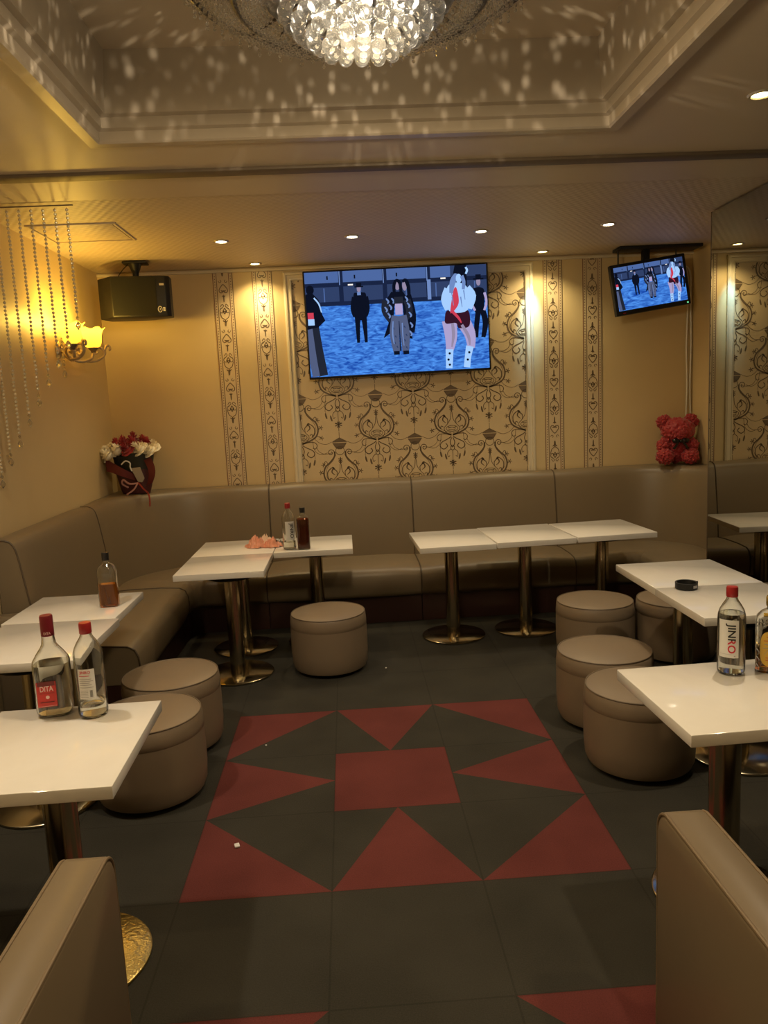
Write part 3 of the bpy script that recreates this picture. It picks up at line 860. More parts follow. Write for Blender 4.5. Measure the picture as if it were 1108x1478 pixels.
bottle('square-shouldered clear liqueur bottle with red label and tall maroon cap', (-.955, 2.345, ZT), .20,
       [(.030, .006), (.040, .001), (.050, .005), (RD, .018), (RD, .165), (.052, .176), (.040, .196), (.026, .216), (.021, .226), (.0185, .245), (.0175, .30)],
       [(.0195, .252), (.0195, .312), (.0175, .316), (0, .316)], 'maroon_cap', 'spirit', .165, sx=1.0, sy=.86, sq=3.2, labels=dita_labels)
# flask of amber whisky, left middle table
bottle('rectangular whisky bottle half full of amber on the left middle table', (-1.186, 3.675, ZT), .1,
       [(.036, .006), (.042, .001), (.046, .006), (.046, .165), (.044, .180), (.034, .200), (.018, .210), (.015, .216), (.015, .245)],
       [(.017, .226), (.0175, .262), (.0155, .264), (0, .264)], 'black_cap', 'amber', .112, sx=1.0, sy=.72, sq=4.5)
bottle('square bottle of dark whisky with black cap at the back sofa', (-.312, 4.885, ZT), .05,
       [(.034, .006), (.038, .001), (.041, .006), (.041, .190), (.039, .204), (.028, .216), (.016, .224), (.0145, .232), (.0145, .255)],
       [(.0175, .236), (.018, .268), (.016, .27), (0, .27)], 'black_cap', 'amber_dark', .196, sx=1.0, sy=.9, sq=4.5)
# tortoise-cut bottle with yellow label, cut off by the right edge
def kaku_labels(t):
    yf = -.0345
    k = flat_surf(yf, .0012)
    mb = MB(); N = 24
    def ov(cx, cz, rx, rz, kk, mat):
        mb.add([kk(cx + rx * math.copysign(abs(math.cos(2 * PI * q / N)) ** .6, math.cos(2 * PI * q / N)), cz + rz * math.copysign(abs(math.sin(2 * PI * q / N)) ** .6, math.sin(2 * PI * q / N))) for q in range(N)], [tuple(range(N))], mat)
    ov(0, .082, .038, .058, k, 0)
    patch(mb, flat_surf(-.026, .002), -.030, .030, .186, .198, 0, 2)
    l = mb.build('front_label', M['label_yellow'], t, smooth=False)
    k2 = flat_surf(yf, .002)
    mb = MB()
    for z, w in ((.120, .020), (.108, .028), (.096, .026), (.084, .030)): patch(mb, k2, -w, w, z, z + .002, 0 if z > .1 else 1, 2)
    wv = smooth_path([(-.026, .062), (-.016, .078), (-.012, .062), (-.004, .074), (.004, .062), (.014, .074), (.020, .064), (.028, .070)], 4)
    for a, c_ in zip(wv[:-1], wv[1:]): mb.add([k2(a.x, a.y - .0008), k2(c_.x, c_.y - .0008), k2(c_.x, c_.y + .0008), k2(a.x, a.y + .0008)], [(0, 1, 2, 3)], 1)
    for z in (.052, .044): patch(mb, k2, -.022, .022, z, z + .0018, 0, 2)
    mb.build('lettering', [M['txt_red'], M['txt_grey']], l, smooth=False)
    # raised cut ridges of the glass, zigzag round the shoulder
    mb = MB()
    for zc in (.160, .172):
        pts = []
        for q in range(41):
            u = -.052 + .104 * q / 40
            pts.append((u, -.0352 + .012 * max(0, abs(u) - .035) / .02, zc + .006 * (1 if (q // 4) % 2 else -1) * 1.0))
        mb.tube(pts, .0022, 6)
    for sgn in (-1, 1):
        for zc in (.03, .055, .08, .105, .13):
            mb.tube([(sgn * .040, -.035, zc + .012), (sgn * .050, -.030, zc), (sgn * .040, -.035, zc - .012)], .0022, 6)
    mb.build('cut_ridges', M['glass'], t)
bottle('tortoise-cut whisky bottle with yellow oval label at the right edge', (1.330, 2.315, ZT), -.50,
       [(.040, .006), (.048, .001), (.052, .008), (.053, .165), (.050, .182), (.036, .198), (.022, .206), (.020, .216), (.020, .238)],
       [(.023, .216), (.024, .222), (.024, .244), (.022, .248), (0, .248)], 'gold_cap', 'amber', .085, sx=1.0, sy=.65, sq=4.0, labels=kaku_labels)

# ------------------------------------------------------------------ ashtray, snack, scraps
t = thing('ashtray', 'round black ashtray alone on the right middle table', 'ashtray', (1.521, 3.375, ZT + .001))
mb = MB(); mb.lathe([(.040, 0), (.049, .002), (.050, .030), (.047, .032), (.042, .030), (.038, .008), (0, .007)], 40); mb.build('bowl', M['black'], t)
mb = MB(); mb.lathe([(0, 0), (.004, 0), (.004, .004), (0, .004)], 8)
mb.v = [(x + .042, y - .018, z + .032) for x, y, z in mb.v]; mb.build('cigarette_rest', M['black'], t)
mb = MB(); patch(mb, cyl_surf(.0500, -PI / 2 + .45), -.012, .012, .010, .022, 0, 4); mb.build('sticker', M['txt_grey'], t, smooth=False)

t = thing('snack_wrapper', 'crumpled pink and clear snack wrapper on the L of tables', 'wrapper', (-.585, 5.03, ZT + .001))
random.seed(3)
def crumple(cx, cy, rx, ry, h, seed, mat, name):
    mb = MB(); n, m = 30, 12; vs, fs = [], []
    for i in range(m + 1):
        for k in range(n):
            a = 2 * PI * k / n; rr = i / m
            z = h * (1 - rr ** 2.2)
            nz = noise.noise(Vector((math.cos(a) * rr * 3 + seed, math.sin(a) * rr * 3, seed)))
            n2 = noise.noise(Vector((math.cos(a) * rr * 8 + seed, math.sin(a) * rr * 8, seed * 2)))
            r2 = rr * (1 + .25 * noise.noise(Vector((math.cos(a) * 2, math.sin(a) * 2, seed))) + .12 * math.sin(9 * a + seed) * rr)
            vs.append((cx + rx * r2 * math.cos(a), cy + ry * r2 * math.sin(a), max(.002, z * (1 + .7 * nz) + .022 * n2)))
    for i in range(m):
        for k in range(n):
            k2 = (k + 1) % n
            fs.append((i * n + k, (i + 1) * n + k, (i + 1) * n + k2, i * n + k2))
    mb.add(vs, fs); return mb.build(name, M[mat], t, smooth=False)
crumple(-.045, 0, .075, .055, .060, 1.3, 'snack', 'film')
crumple(.055, -.015, .070, .050, .045, 4.1, 'snack', 'film')
crumple(.010, .02, .060, .045, .062, 7.7, 'snack_pale', 'film')
crumple(.095, .01, .045, .040, .030, 9.2, 'glass', 'clear_film')
for i, (x, y, s_, lb) in enumerate(((-.480, 2.630, .018, 'small white paper scrap on the front left red triangle'), (-.458, 3.456, .006, 'tiny white crumb on the rear left dark carpet'), (.160, 4.413, .007, 'tiny white crumb on the carpet right of the centre stool'))):
    mb = MB(); mb.box((0, 0, .004), (s_, s_ * 1.3, .006), .001)
    o = mb.build('paper_scrap', M['paper'], None, (x, y, .0005), rot=(.0, 0, .3 + i)); tag(o, lb, 'litter', 'white scraps on the carpet')

# ------------------------------------------------------------------ television screens
def screen_mats():
    d = {}
    def water(name, a, b, s):
        m, nt, out = new_mat(name)
        tc = nt.nodes.new('ShaderNodeTexCoord'); mp = nt.nodes.new('ShaderNodeMapping'); mp.inputs['Scale'].default_value = (13, 9, 44)
        n = nt.nodes.new('ShaderNodeTexNoise'); n.inputs['Scale'].default_value = 1.0; n.inputs['Detail'].default_value = 6; n.inputs['Distortion'].default_value = 1.2
        r = nt.nodes.new('ShaderNodeValToRGB'); r.color_ramp.elements[0].position = .33; r.color_ramp.elements[0].color = (*a, 1); r.color_ramp.elements[1].position = .72; r.color_ramp.elements[1].color = (*b, 1)
        e = nt.nodes.new('ShaderNodeEmission'); e.inputs[1].default_value = s
        nt.links.new(tc.outputs['Object'], mp.inputs[0]); nt.links.new(mp.outputs[0], n.inputs['Vector']); nt.links.new(n.outputs['Fac'], r.inputs[0]); nt.links.new(r.outputs[0], e.inputs[0]); nt.links.new(e.outputs[0], out.inputs[0])
        return m
    d['water'] = water('screen water', (.012, .075, .42), (.10, .36, 1.0), 1.0)
    for k, col in dict(wall=(.030, .052, .135), sky=(.075, .14, .36), dark=(.010, .018, .055), pale=(.16, .26, .55), black=(.004, .006, .016), coat=(.016, .020, .035), jean=(.085, .11, .21), skin=(.42, .36, .62), face=(.30, .25, .38), white=(.38, .62, 1.0), red=(.62, .05, .09), lamp=(1.0, .95, .9), short=(.035, .008, .020)).items():
        d[k] = emit('screen ' + k, col, 1.0)
    return d
SM = screen_mats(); SK = list(SM)
def draw_screen(w, h, y):
    """picture on a flat screen, drawn on its surface; (u, v) run 0..1 from the top left"""
    mb = MB(); lift = [0]
    def P(u, v): return ((u - .5) * w, y - lift[0], (.5 - v) * h)
    def poly(pts, k): lift[0] += .000012; mb.add([P(*p) for p in pts], [tuple(range(len(pts)))[::-1]], SK.index(k))
    def sp(pts, k): poly([(q.x, q.y) for q in smooth_path(pts, 5, True)], k)
    def rc(a, b, c_, d_, k): poly([(a, b), (c_, b), (c_, d_), (a, d_)], k)
    def el(cx, cy, rx, ry, k, n=16): poly([(cx + rx * math.cos(2 * PI * q / n), cy + ry * math.sin(2 * PI * q / n)) for q in range(n)], k)
    def limb(pts, ws, k):
        if len(pts) > 2:
            q3 = smooth_path([(a, b, c_) for (a, b), c_ in zip(pts, ws)], 4)
            pts, ws = [(q.x, q.y) for q in q3], [q.z for q in q3]
        L, R = [], []
        for i, p in enumerate(pts):
            a, b = pts[max(i - 1, 0)], pts[min(i + 1, len(pts) - 1)]
            tx, ty = (b[0] - a[0]) * w, (b[1] - a[1]) * h; l = math.hypot(tx, ty) or 1
            ox, oy = -ty / l * ws[i] / w, tx / l * ws[i] / h
            L.append((min(max(p[0] + ox * w, 0), 1), p[1] + oy * w)); R.append((min(max(p[0] - ox * w, 0), 1), p[1] - oy * w))
        for i in range(len(pts) - 1): poly([L[i], L[i + 1], R[i + 1], R[i]], k)
    rc(0, 0, 1, 1, 'water'); rc(0, 0, 1, .31, 'wall')
    rc(0, 0, .80, .105, 'sky'); rc(.80, 0, 1, .09, 'wall')
    rc(0, .105, 1, .145, 'dark')
    for a, b in ((.10, .185), (.20, .295), (.30, .43), (.55, .66), (.715, .80), (.93, .99)): rc(a, .155, b, .295, 'wall'); rc(a, .155, a + .006, .295, 'sky')
    rc(.0, .285, 1, .325, 'dark')
    for a in (.185, .425, .665): rc(a, 0, a + .024, .30, 'dark'); rc(a + .003, 0, a + .008, .13, 'pale')
    rc(.67, .12, .69, .31, 'pale'); rc(.84, 0, .89, .33, 'black')
    for a in (.12, .27, .50): rc(a, .04, a + .008, .075, 'black')
    for a, b in ((.235, .125), (.745, .108)): rc(a, b, a + .028, b + .014, 'lamp')
    # far left figure, back turned, cropped by the edge
    limb([(.028, .50), (.045, .72), (.070, .99)], [.034, .030, .026], 'coat'); limb([(.012, .52), (.018, .8), (.03, .995)], [.014, .02, .02], 'jean')
    poly([(.0, .21), (.03, .18), (.07, .26), (.085, .40), (.10, .46), (.06, .52), (.0, .54)], 'black'); el(.026, .165, .022, .045, 'black')
    rc(.005, .38, .038, .44, 'red'); rc(.005, .44, .040, .50, 'white'); limb([(.045, .24), (.07, .30), (.082, .38)], [.004, .004, .003], 'white')
    # standing figure in black with a hat
    limb([(.278, .43), (.276, .55), (.275, .69)], [.016, .012, .008], 'black'); limb([(.312, .43), (.316, .55), (.318, .69)], [.016, .012, .008], 'black')
    sp([(.262, .235), (.282, .21), (.312, .21), (.332, .24), (.326, .45), (.262, .45)], 'black'); limb([(.265, .25), (.252, .36), (.262, .44)], [.012, .010, .008], 'black'); limb([(.33, .25), (.338, .36), (.325, .44)], [.012, .010, .008], 'black')
    el(.293, .172, .011, .036, 'face'); rc(.270, .148, .318, .160, 'black'); rc(.280, .118, .308, .150, 'black'); rc(.283, .205, .303, .235, 'pale')
    # centre pair in open patterned coats
    limb([(.555, .26), (.575, .45), (.572, .62)], [.024, .026, .016], 'black'); el(.545, .165, .013, .05, 'face'); limb([(.535, .13), (.552, .115), (.566, .18), (.568, .30)], [.006, .010, .010, .008], 'black')
    poly([(.445, .28), (.47, .22), (.535, .22), (.56, .30), (.575, .68), (.535, .66), (.53, .35), (.485, .35), (.465, .60), (.415, .66), (.45, .5)], 'black')
    limb([(.44, .30), (.432, .40), (.46, .50)], [.022, .020, .014], 'coat'); limb([(.555, .30), (.565, .42), (.535, .50)], [.020, .018, .012], 'coat')
    for a, b in ((.440, .28), (.430, .36), (.445, .42), (.455, .34), (.555, .33), (.562, .42), (.566, .52), (.560, .60), (.470, .28), (.545, .27)): limb([(a, b), (a + .012, b + .03), (a + .006, b + .05)], [.0035, .005, .003], 'pale')
    rc(.487, .30, .528, .44, 'skin'); rc(.483, .27, .533, .335, 'coat')
    limb([(.490, .45), (.476, .62), (.484, .80)], [.024, .026, .018], 'jean'); limb([(.524, .45), (.535, .62), (.534, .80)], [.024, .026, .018], 'jean')
    for a, b in ((.470, .56), (.480, .64), (.474, .70), (.486, .74), (.532, .55), (.540, .63), (.530, .68), (.538, .75)): limb([(a, b), (a + .006, b + .02)], [.004, .002], 'wall')
    limb([(.505, .50), (.506, .79)], [.002, .005], 'dark'); limb([(.472, .50), (.466, .62), (.472, .72)], [.003, .004, .003], 'pale'); limb([(.522, .52), (.522, .64), (.526, .74)], [.003, .003, .002], 'pale'); rc(.468, .79, .500, .825, 'black'); rc(.520, .79, .552, .825, 'black')
    el(.505, .160, .014, .046, 'face'); limb([(.488, .26), (.487, .16), (.503, .112), (.521, .15), (.524, .26)], [.008, .009, .008, .009, .008], 'black')
    # figure far right in black
    limb([(.948, .44), (.935, .58), (.932, .70)], [.015, .014, .010], 'black'); limb([(.972, .44), (.985, .56), (.970, .70)], [.016, .016, .012], 'black')
    sp([(.918, .25), (.94, .22), (.965, .22), (.985, .26), (.975, .44), (.930, .46)], 'black'); el(.953, .165, .012, .038, 'face'); rc(.925, .130, .982, .146, 'black'); rc(.938, .095, .968, .135, 'black'); limb([(.985, .27), (.995, .36), (.98, .44)], [.007, .007, .006], 'skin'); limb([(.918, .27), (.91, .36), (.93, .44)], [.007, .007, .006], 'skin')
    # near right dancer: pale shirt, red scarf, dark shorts, boots
    limb([(.782, .52), (.790, .68), (.778, .82)], [.040, .034, .020], 'skin'); limb([(.855, .52), (.895, .66), (.900, .80)], [.040, .032, .020], 'skin')
    limb([(.778, .80), (.775, .90), (.772, .985)], [.022, .020, .018], 'white'); limb([(.893, .78), (.880, .88), (.872, .985)], [.022, .018, .018], 'white')
    for a, b in ((.778, .84), (.770, .90), (.776, .95), (.888, .84), (.878, .91)): el(a, b, .007, .012, 'black', 8)
    sp([(.76, .49), (.78, .42), (.885, .42), (.895, .58), (.835, .60), (.820, .55), (.765, .55)], 'short')
    sp([(.775, .24), (.80, .17), (.86, .17), (.895, .24), (.888, .43), (.785, .43)], 'white'); limb([(.785, .22), (.763, .32), (.775, .42)], [.022, .020, .012], 'white'); limb([(.888, .22), (.918, .30), (.90, .42)], [.022, .020, .012], 'white')
    sp([(.815, .23), (.832, .22), (.840, .36), (.800, .45), (.792, .42)], 'red'); limb([(.805, .44), (.835, .50), (.85, .55)], [.008, .007, .003], 'red')
    limb([(.800, .26), (.812, .15), (.838, .085)], [.010, .016, .014], 'pale'); el(.845, .125, .016, .045, 'white'); limb([(.868, .23), (.872, .16), (.862, .10)], [.008, .010, .010], 'pale')
    for a, b, c_ in ((.80, .22, .30), (.805, .30, .38), (.87, .24, .33), (.852, .30, .40)): limb([(a, b), (a + .006, c_)], [.0035, .0015], 'pale')
    limb([(.800, .55), (.804, .66), (.792, .78)], [.008, .009, .004], 'face'); limb([(.852, .57), (.886, .68), (.893, .77)], [.008, .009, .004], 'face'); poly([(.815, .075), (.825, .0), (.875, .0), (.885, .08)], 'black'); limb([(.885, .02), (.893, .05), (.885, .085)], [.005, .006, .005], 'white')
    return mb
def television(name, label, loc, rot, w, h, depth, bez, chin):
    t = thing(name, label, 'television', loc, rot=rot)
    mb = MB(); mb.box((0, 0, 0), (w, depth, h), .006, 2); mb.build('casing', M['black'], t)
    sw, sh = w - 2 * bez, h - bez - chin
    s = draw_screen(sw, sh, -depth / 2 - .0006)
    s.v = [(x, y, z + (chin - bez) / 2) for x, y, z in s.v]
    s.build('screen', [SM[k] for k in SK], t, smooth=False)
    return t
t = television('wall_television', 'large wall television showing dancers on blue water, over the damask panel', (.430, 5.925, 2.172), (0, -.010, 0), 1.385, .792, .036, .012, .016)
mb = MB(); mb.box((0, .0465, 0), (.6, .057, .4), .004); mb.build('wall_bracket', M['black'], t)
mb = MB(); mb.box((-.02, -.0185, -.388), (.05, .004, .005)); mb.build('badge', M['txt_grey'], t)
T2 = (2.268, 5.697, 2.332)
t = television('small_television', 'small tilted television hung from the ceiling near the mirror', T2, (-.048, -.132, .047), .57, .366, .045, .023, .032)
mb = MB(); mb.box((-.225, -.0225, -.170), (.02, .003, .006)); mb.build('badge', M['red_cap'], t)
mb = MB(); mb.box((.260, -.0225, -.170), (.009, .003, .009)); mb.build('power_light', emit('green lamp', (.2, 1, .4), 1.2), t)
mt = thing('television_mount', 'black ceiling mount with bars holding the small television', 'mount', (2.30, 5.78, ZC + .008))
mb = MB(); mb.box((.06, .0, -.012), (.62, .16, .022), .004); mb.build('ceiling_plate', M['black'], mt)
for x, d in ((-.235, .16), (.20, .10)):
    mb = MB(); mb.tube([(x, 0, -.02), (x, 0, -d)], .006, 8); mb.build('rod', M['black'], mt)
mb = MB(); mb.box((-.03, .0, -.18), (.05, .05, .34), .004); mb.build('arm', M['black'], mt)
mb = MB(); mb.box((-.03, -.035, -.28), (.14, .016, .14), .003); mb.build('bracket', M['black'], mt)

# white cables in the far right corner
cb = MB()
for dx, ph in ((-.020, 0), (.004, .012)):
    cb.tube(smooth_path([(2.62 + dx, 5.975, 2.42), (2.66 + dx, 5.985, 2.50), (2.70 + dx, 5.985, 2.44), (2.705 + dx, 5.985, 2.2), (2.698 + dx + ph, 5.985, 1.9), (2.705 + dx, 5.985, 1.6), (2.700 + dx + ph, 5.985, 1.3), (2.702 + dx, 5.985, 1.02)], 6), .007, 6)
cb.v = [(x - 2.7, y - 5.985, z - 1.0) for x, y, z in cb.v]
tag(cb.build('cable', M['white_plastic'], None, (2.7, 5.985, 1.0)), 'pair of pale cables running down the back corner behind the bear', 'cable')

# ------------------------------------------------------------------ loudspeaker
sp = thing('loudspeaker', 'black loudspeaker hung from the ceiling in the left back corner', 'speaker', (-1.395, 5.56, 2.365), rz=.06)
# plan of the cabinet (x, y): long grille front, chamfered left side, short right cheek
plan = [(-.150, -.125), (.205, -.095), (.232, -.07), (.232, .03), (.08, .14), (-.22, .14), (-.262, .0)]
def prism(plan, z0, z1, bev=.006):
    bm = bmesh.new()
    vb = [bm.verts.new((x, y, z0)) for x, y in plan]; vt = [bm.verts.new((x, y, z1)) for x, y in plan]
    bm.faces.new(vb[::-1]); bm.faces.new(vt)
    n = len(plan)
    for i in range(n): bm.faces.new((vb[i], vb[(i + 1) % n], vt[(i + 1) % n], vt[i]))
    if bev: bmesh.ops.bevel(bm, geom=list(bm.edges), offset=bev, segments=2, profile=.5, affect='EDGES')
    bm.verts.index_update()
    mb = MB(); mb.add([v.co.copy() for v in bm.verts], [[v.index for v in f.verts] for f in bm.faces]); bm.free()
    return mb
prism(plan, -.135, .135).build('cabinet', M['black'], sp)
def on_front(u, z, lift): # along the front face from its left end
    a, b = Vector((-.150, -.125)), Vector((.205, -.095)); d = (b - a).normalized(); nn = Vector((d.y, -d.x))
    p = a + d * u + nn * lift
    return (p.x, p.y, z)
mb = MB(); mb.add([on_front(.006, -.125, .002), on_front(.295, -.125, .002), on_front(.295, .125, .002), on_front(.006, .125, .002)], [(0, 1, 2, 3)]); mb.build('grille', M['black_matte'], sp, smooth=False)
mb = MB()
mb.add([on_front(.318, .070, .002), on_front(.348, .070, .002), on_front(.348, .084, .002), on_front(.318, .084, .002)], [(0, 1, 2, 3)])
mb.build('name_plate', M['txt_grey'], sp, smooth=False)
mb = MB()
ring = [on_front(.312 + .013 * math.cos(2 * PI * k / 20), -.088 + .019 * math.sin(2 * PI * k / 20), .003) for k in range(20)]
mb.tube(ring, .0022, 5, True)
mb.tube([on_front(.307, -.080, .003), on_front(.316, -.084, .003), on_front(.309, -.096, .003)], .002, 5)
for z in (-.098, -.088, -.078): mb.add([on_front(.332, z - .003, .003), on_front(.347, z - .003, .003), on_front(.347, z + .003, .003), on_front(.332, z + .003, .003)], [(0, 1, 2, 3)])
mb.build('emblem', M['label_white'], sp, smooth=False)
mb = MB(); mb.box((.0, .02, .2385), (.16, .12, .012), .003); mb.lathe([(.045, .23), (.035, .20), (.022, .17), (.020, .13)], 16)
mb.tube(smooth_path([(-.05, .02, .235), (-.09, .0, .19), (-.12, .01, .15), (-.10, .05, .134)], 5), .003, 6)
mb.build('ceiling_bracket', M['black'], sp)

# ------------------------------------------------------------------ wall sconce
sc = thing('wall_sconce', 'scrolled wall lamp with two glowing yellow glass shades on the left wall', 'lamp', (XL, 5.045, 2.0))
mb = MB(); mb.lathe([(0, 0), (.055, .002), (.052, .010), (.035, .016), (.022, .022), (0, .024)], 24, M=Matrix.Rotation(PI / 2, 4, 'Y')); mb.build('wall_plate', M['sconce_metal'], sc)
SH = [(.150, -.175, .015), (.165, .165, .015)]       # shade foot positions
for x, y, z in SH:
    sg = 1 if y > 0 else -1
    mb = MB()
    mb.tube(smooth_path([(.018, 0, 0), (.06, sg * .03, -.05), (.11, sg * .075, -.075), (.150, y * .9, -.055), (x, y, z - .03)], 8), .0095, 8)
    mb.tube(smooth_path([(.08, sg * .05, -.06), (.07, sg * .07, -.02), (.09, sg * .09, .005), (.115, sg * .085, -.012), (.105, sg * .07, -.030), (.092, sg * .072, -.018)], 6), .008, 8)
    mb.tube(smooth_path([(.125, y * .80, -.072), (.185, y * 1.0, -.066), (.225, y * 1.15, -.030), (.215, y * 1.12, .012), (.180, y * 1.0, .016), (.165, y * .96, -.008), (.180, y * 1.0, -.022), (.192, y * 1.04, -.010)], 6), [.0085] * 30 + [.007] * 13, 8)
    mb.tube(smooth_path([(.205, y * 1.08, -.052), (.226, y * 1.22, -.028), (.228, y * 1.28, .006), (.238, y * 1.34, .030), (.252, y * 1.40, .026), (.254, y * 1.42, .008), (.247, y * 1.39, .004)], 6), .0075, 8)
    mb.tube(smooth_path([(.02, 0, .0), (.035, sg * .03, .035), (.055, sg * .035, .055), (.070, sg * .025, .040), (.058, sg * .018, .030)], 6), .005, 8)
    mb.build('scroll_arm', M['sconce_metal'], sc)
    mb = MB(); mb.lathe([(0, -.035), (.012, -.033), (.016, -.02), (.030, -.006), (.034, .0), (.02, .001), (.0, .001)], 20, M=Matrix.Translation((x, y, z))); mb.build('cup', M['sconce_dark'], sc)
    mb = MB(); n = 36; vs, fs = [], []
    pr = [(.030, .002), (.046, .010), (.056, .035), (.058, .065), (.060, .090), (.070, .112), (.080, .124)]
    for i, (r, zz) in enumerate(pr):
        for k in range(n):
            a = 2 * PI * k / n
            wv = math.sin(6 * a) * max(0, i - 3) / 3
            vs.append((x + (r + .006 * wv) * math.cos(a), y + (r + .006 * wv) * math.sin(a), z + zz + .007 * wv))
    for i in range(len(pr) - 1):
        for k in range(n):
            k2 = (k + 1) % n; fs.append((i * n + k, i * n + k2, (i + 1) * n + k2, (i + 1) * n + k))
    mb.add(vs, fs); sh_ = mb.build('glass_shade', M['shade'], sc)
    mb = MB(); mb.ball((x, y, z + .070), .026, 14, 10, sc=(1, 1, 1.25)); mb.build('bulb', emit('warm bulb', (1, .85, .45), 6), sh_)
mb = MB()
for k in range(9): mb.ball((.10, -.21, .045 - k * .022), .0085, 8, 6)
mb.ball((.10, -.21, -.165), .014, 8, 6, sc=(1, 1, 1.5)); mb.tube([(.12, -.12, .02), (.10, -.17, .055), (.10, -.21, .05)], .003, 6)
mb.build('crystal_drop', M['crystal'], sc)

# ------------------------------------------------------------------ bead strands
rail = MB(); rail.box((0, 0, 0), (.50, .006, .006), .001)
tag(rail.build('bead_rail', M['dark_trim'], None, (-1.53, 4.01, ZC - .004)), 'thin dark rail under the ceiling that carries the bead strands', 'rail')
xs = [-1.312, -1.370, -1.428, -1.486, -1.544, -1.602, -1.660, -1.717, -1.772]
zb = [2.03, 1.94, 1.845, 1.755, 1.657, 1.558, 1.455, 1.365, 1.255]
ordn = ['shortest glass bead strand, its drop in front of the wall lamp', 'second shortest glass bead strand, ending beside the wall lamp', 'third shortest glass bead strand, left of the wall lamp', 'fourth shortest glass bead strand below the wall lamp height', 'middle glass bead strand of the nine hanging from the ceiling rail', 'fourth longest glass bead strand beside the left wall', 'third longest glass bead strand beside the left wall', 'second longest glass bead strand beside the left wall', 'longest glass bead strand, against the left wall']
for x, z, lb in zip(xs, zb, ordn):
    t = thing('bead_curtain_strand', lb, 'bead strand', (x, 4.01, ZC - .014), group='glass bead strands hanging at the left')
    mb = MB(); L = ZC - .014 - z; k = 0; zz = -.012
    while zz > -L + .05:
        mb.ball((.001 * math.sin(k), 0, zz), .0078, 8, 6, sc=(1, 1, .95)); zz -= .0195; k += 1
    mb.build('bead_chain', M['bead'], t)
    mb = MB(); mb.tube([(0, 0, 0), (0, 0, -L + .03)], .0012, 5); mb.build('thread', M['piping_light'], t)
    mb = MB(); mb.ball((0, 0, -L + .036), .009, 8, 6)
    mb.lathe([(0, -.024), (.012, -.008), (.014, .002), (.008, .014), (0, .022)], 8, M=Matrix.Translation((0, 0, -L))); mb.build('crystal_drop', M['crystal'], t, smooth=False)

# ------------------------------------------------------------------ chandelier
ch = thing('chandelier', 'large round crystal chandelier lit in the ceiling coffer', 'chandelier', (.095, 2.13, 2.44))
def zr(z): return z - 2.44
def ring_tube(R, z, r, n=72):
    mb = MB(); mb.tube([(R * math.cos(2 * PI * k / n), R * math.sin(2 * PI * k / n), zr(z)) for k in range(n)], r, 8, True); return mb
ring_tube(.450, 2.660, .008).build('outer_rim', M['iron'], ch)
ring_tube(.325, 2.607, .007).build('inner_ring', M['iron'], ch)
mb = MB(); mb.lathe([(.0, zr(2.899)), (.12, zr(2.898)), (.12, zr(2.87)), (.03, zr(2.86)), (.018, zr(2.85)), (.018, zr(2.66)), (.0, zr(2.66))], 24)
for k in range(4):
    a = PI / 4 + k * PI / 2
    mb.tube([(.44 * math.cos(a), .44 * math.sin(a), zr(2.66)), (.015 * math.cos(a), .015 * math.sin(a), zr(2.70))], .005, 6)
    mb.tube([(.32 * math.cos(a), .32 * math.sin(a), zr(2.607)), (.10 * math.cos(a), .10 * math.sin(a), zr(2.88))], .004, 6)
mb.build('frame', M['iron'], ch)
# net of small beads stretched from rim to ring and ring to bowl
mb = MB()
for (R0, z0, R1, z1, n, m) in ((.448, 2.655, .327, 2.610, 96, 9), (.325, 2.605, .245, 2.60, 80, 7), (.448, 2.665, .30, 2.80, 72, 9)):
    for k in range(n):
        a = 2 * PI * k / n
        for i in range(m):
            f = (i + .5) / m
            R = R0 + (R1 - R0) * f; z = z0 + (z1 - z0) * f - .018 * math.sin(PI * f)
            mb.ball((R * math.cos(a), R * math.sin(a), zr(z)), .0058, 6, 4)
for k in range(80):
    a = 2 * PI * k / 80
    for i in range(3 if k % 2 else 2): mb.ball((.452 * math.cos(a), .452 * math.sin(a), zr(2.647 - .012 * i)), .0055, 6, 4)
tag(mb.build('bead_net', M['crystal'], ch), kind='stuff')
# bowl of hanging crystal balls: the 100 lowest are parts, the rest one mass
ballmesh = None
balls = []
for ri, R in enumerate((0, .044, .087, .128, .165, .196, .219, .234, .242)):
    n = 1 if R == 0 else int(2 * PI * R / .0425)
    for k in range(n):
        a = 2 * PI * (k + .5 * (ri % 2)) / n
        z = 2.486 + .150 * (R / .242) ** 2.6 + random.uniform(-.003, .003)
        balls.append((R * math.cos(a), R * math.sin(a), zr(z)))
first = None
cnt = 0
rest = MB()
order = sorted(balls, key=lambda p: -p[1] * 0 + p[2] - .02 * p[1])
for p in order:
    if cnt < 100:
        if first is None:
            b_ = MB(); b_.ball((0, 0, 0), .0200, 18, 12); b_.lathe([(.003, .019), (.003, .028), (.0, .028)], 6)
            first = b_.build('crystal_ball', M['crystal'], ch); o = first
        else:
            o = first.copy(); COL.objects.link(o)
        o.location = p; cnt += 1
    else: rest.ball(p, .0200, 16, 10)
random.seed(11)
for k in range(240):
    R = random.uniform(.02, .235); a = random.uniform(0, 2 * PI)
    rest.ball((R * math.cos(a), R * math.sin(a), zr(2.525 + .12 * (R / .25) ** 2.4 + random.uniform(0, .08))), .0140, 10, 7)
tag(rest.build('crystal_cluster', M['crystal'], ch), kind='stuff')
BP = [(0, 0)] + [(.12 * math.cos(PI / 6 + 2 * PI * k / 6), .12 * math.sin(PI / 6 + 2 * PI * k / 6)) for k in range(6)]
for x, y in BP:
    mb = MB(); mb.lathe([(.006, .04), (.014, .038), (.015, .020), (.012, .004), (.006, -.010), (0, -.016)][::-1], 14); mb.build('bulb', M['bulb_hot'], ch, (x, y, zr(2.58)))

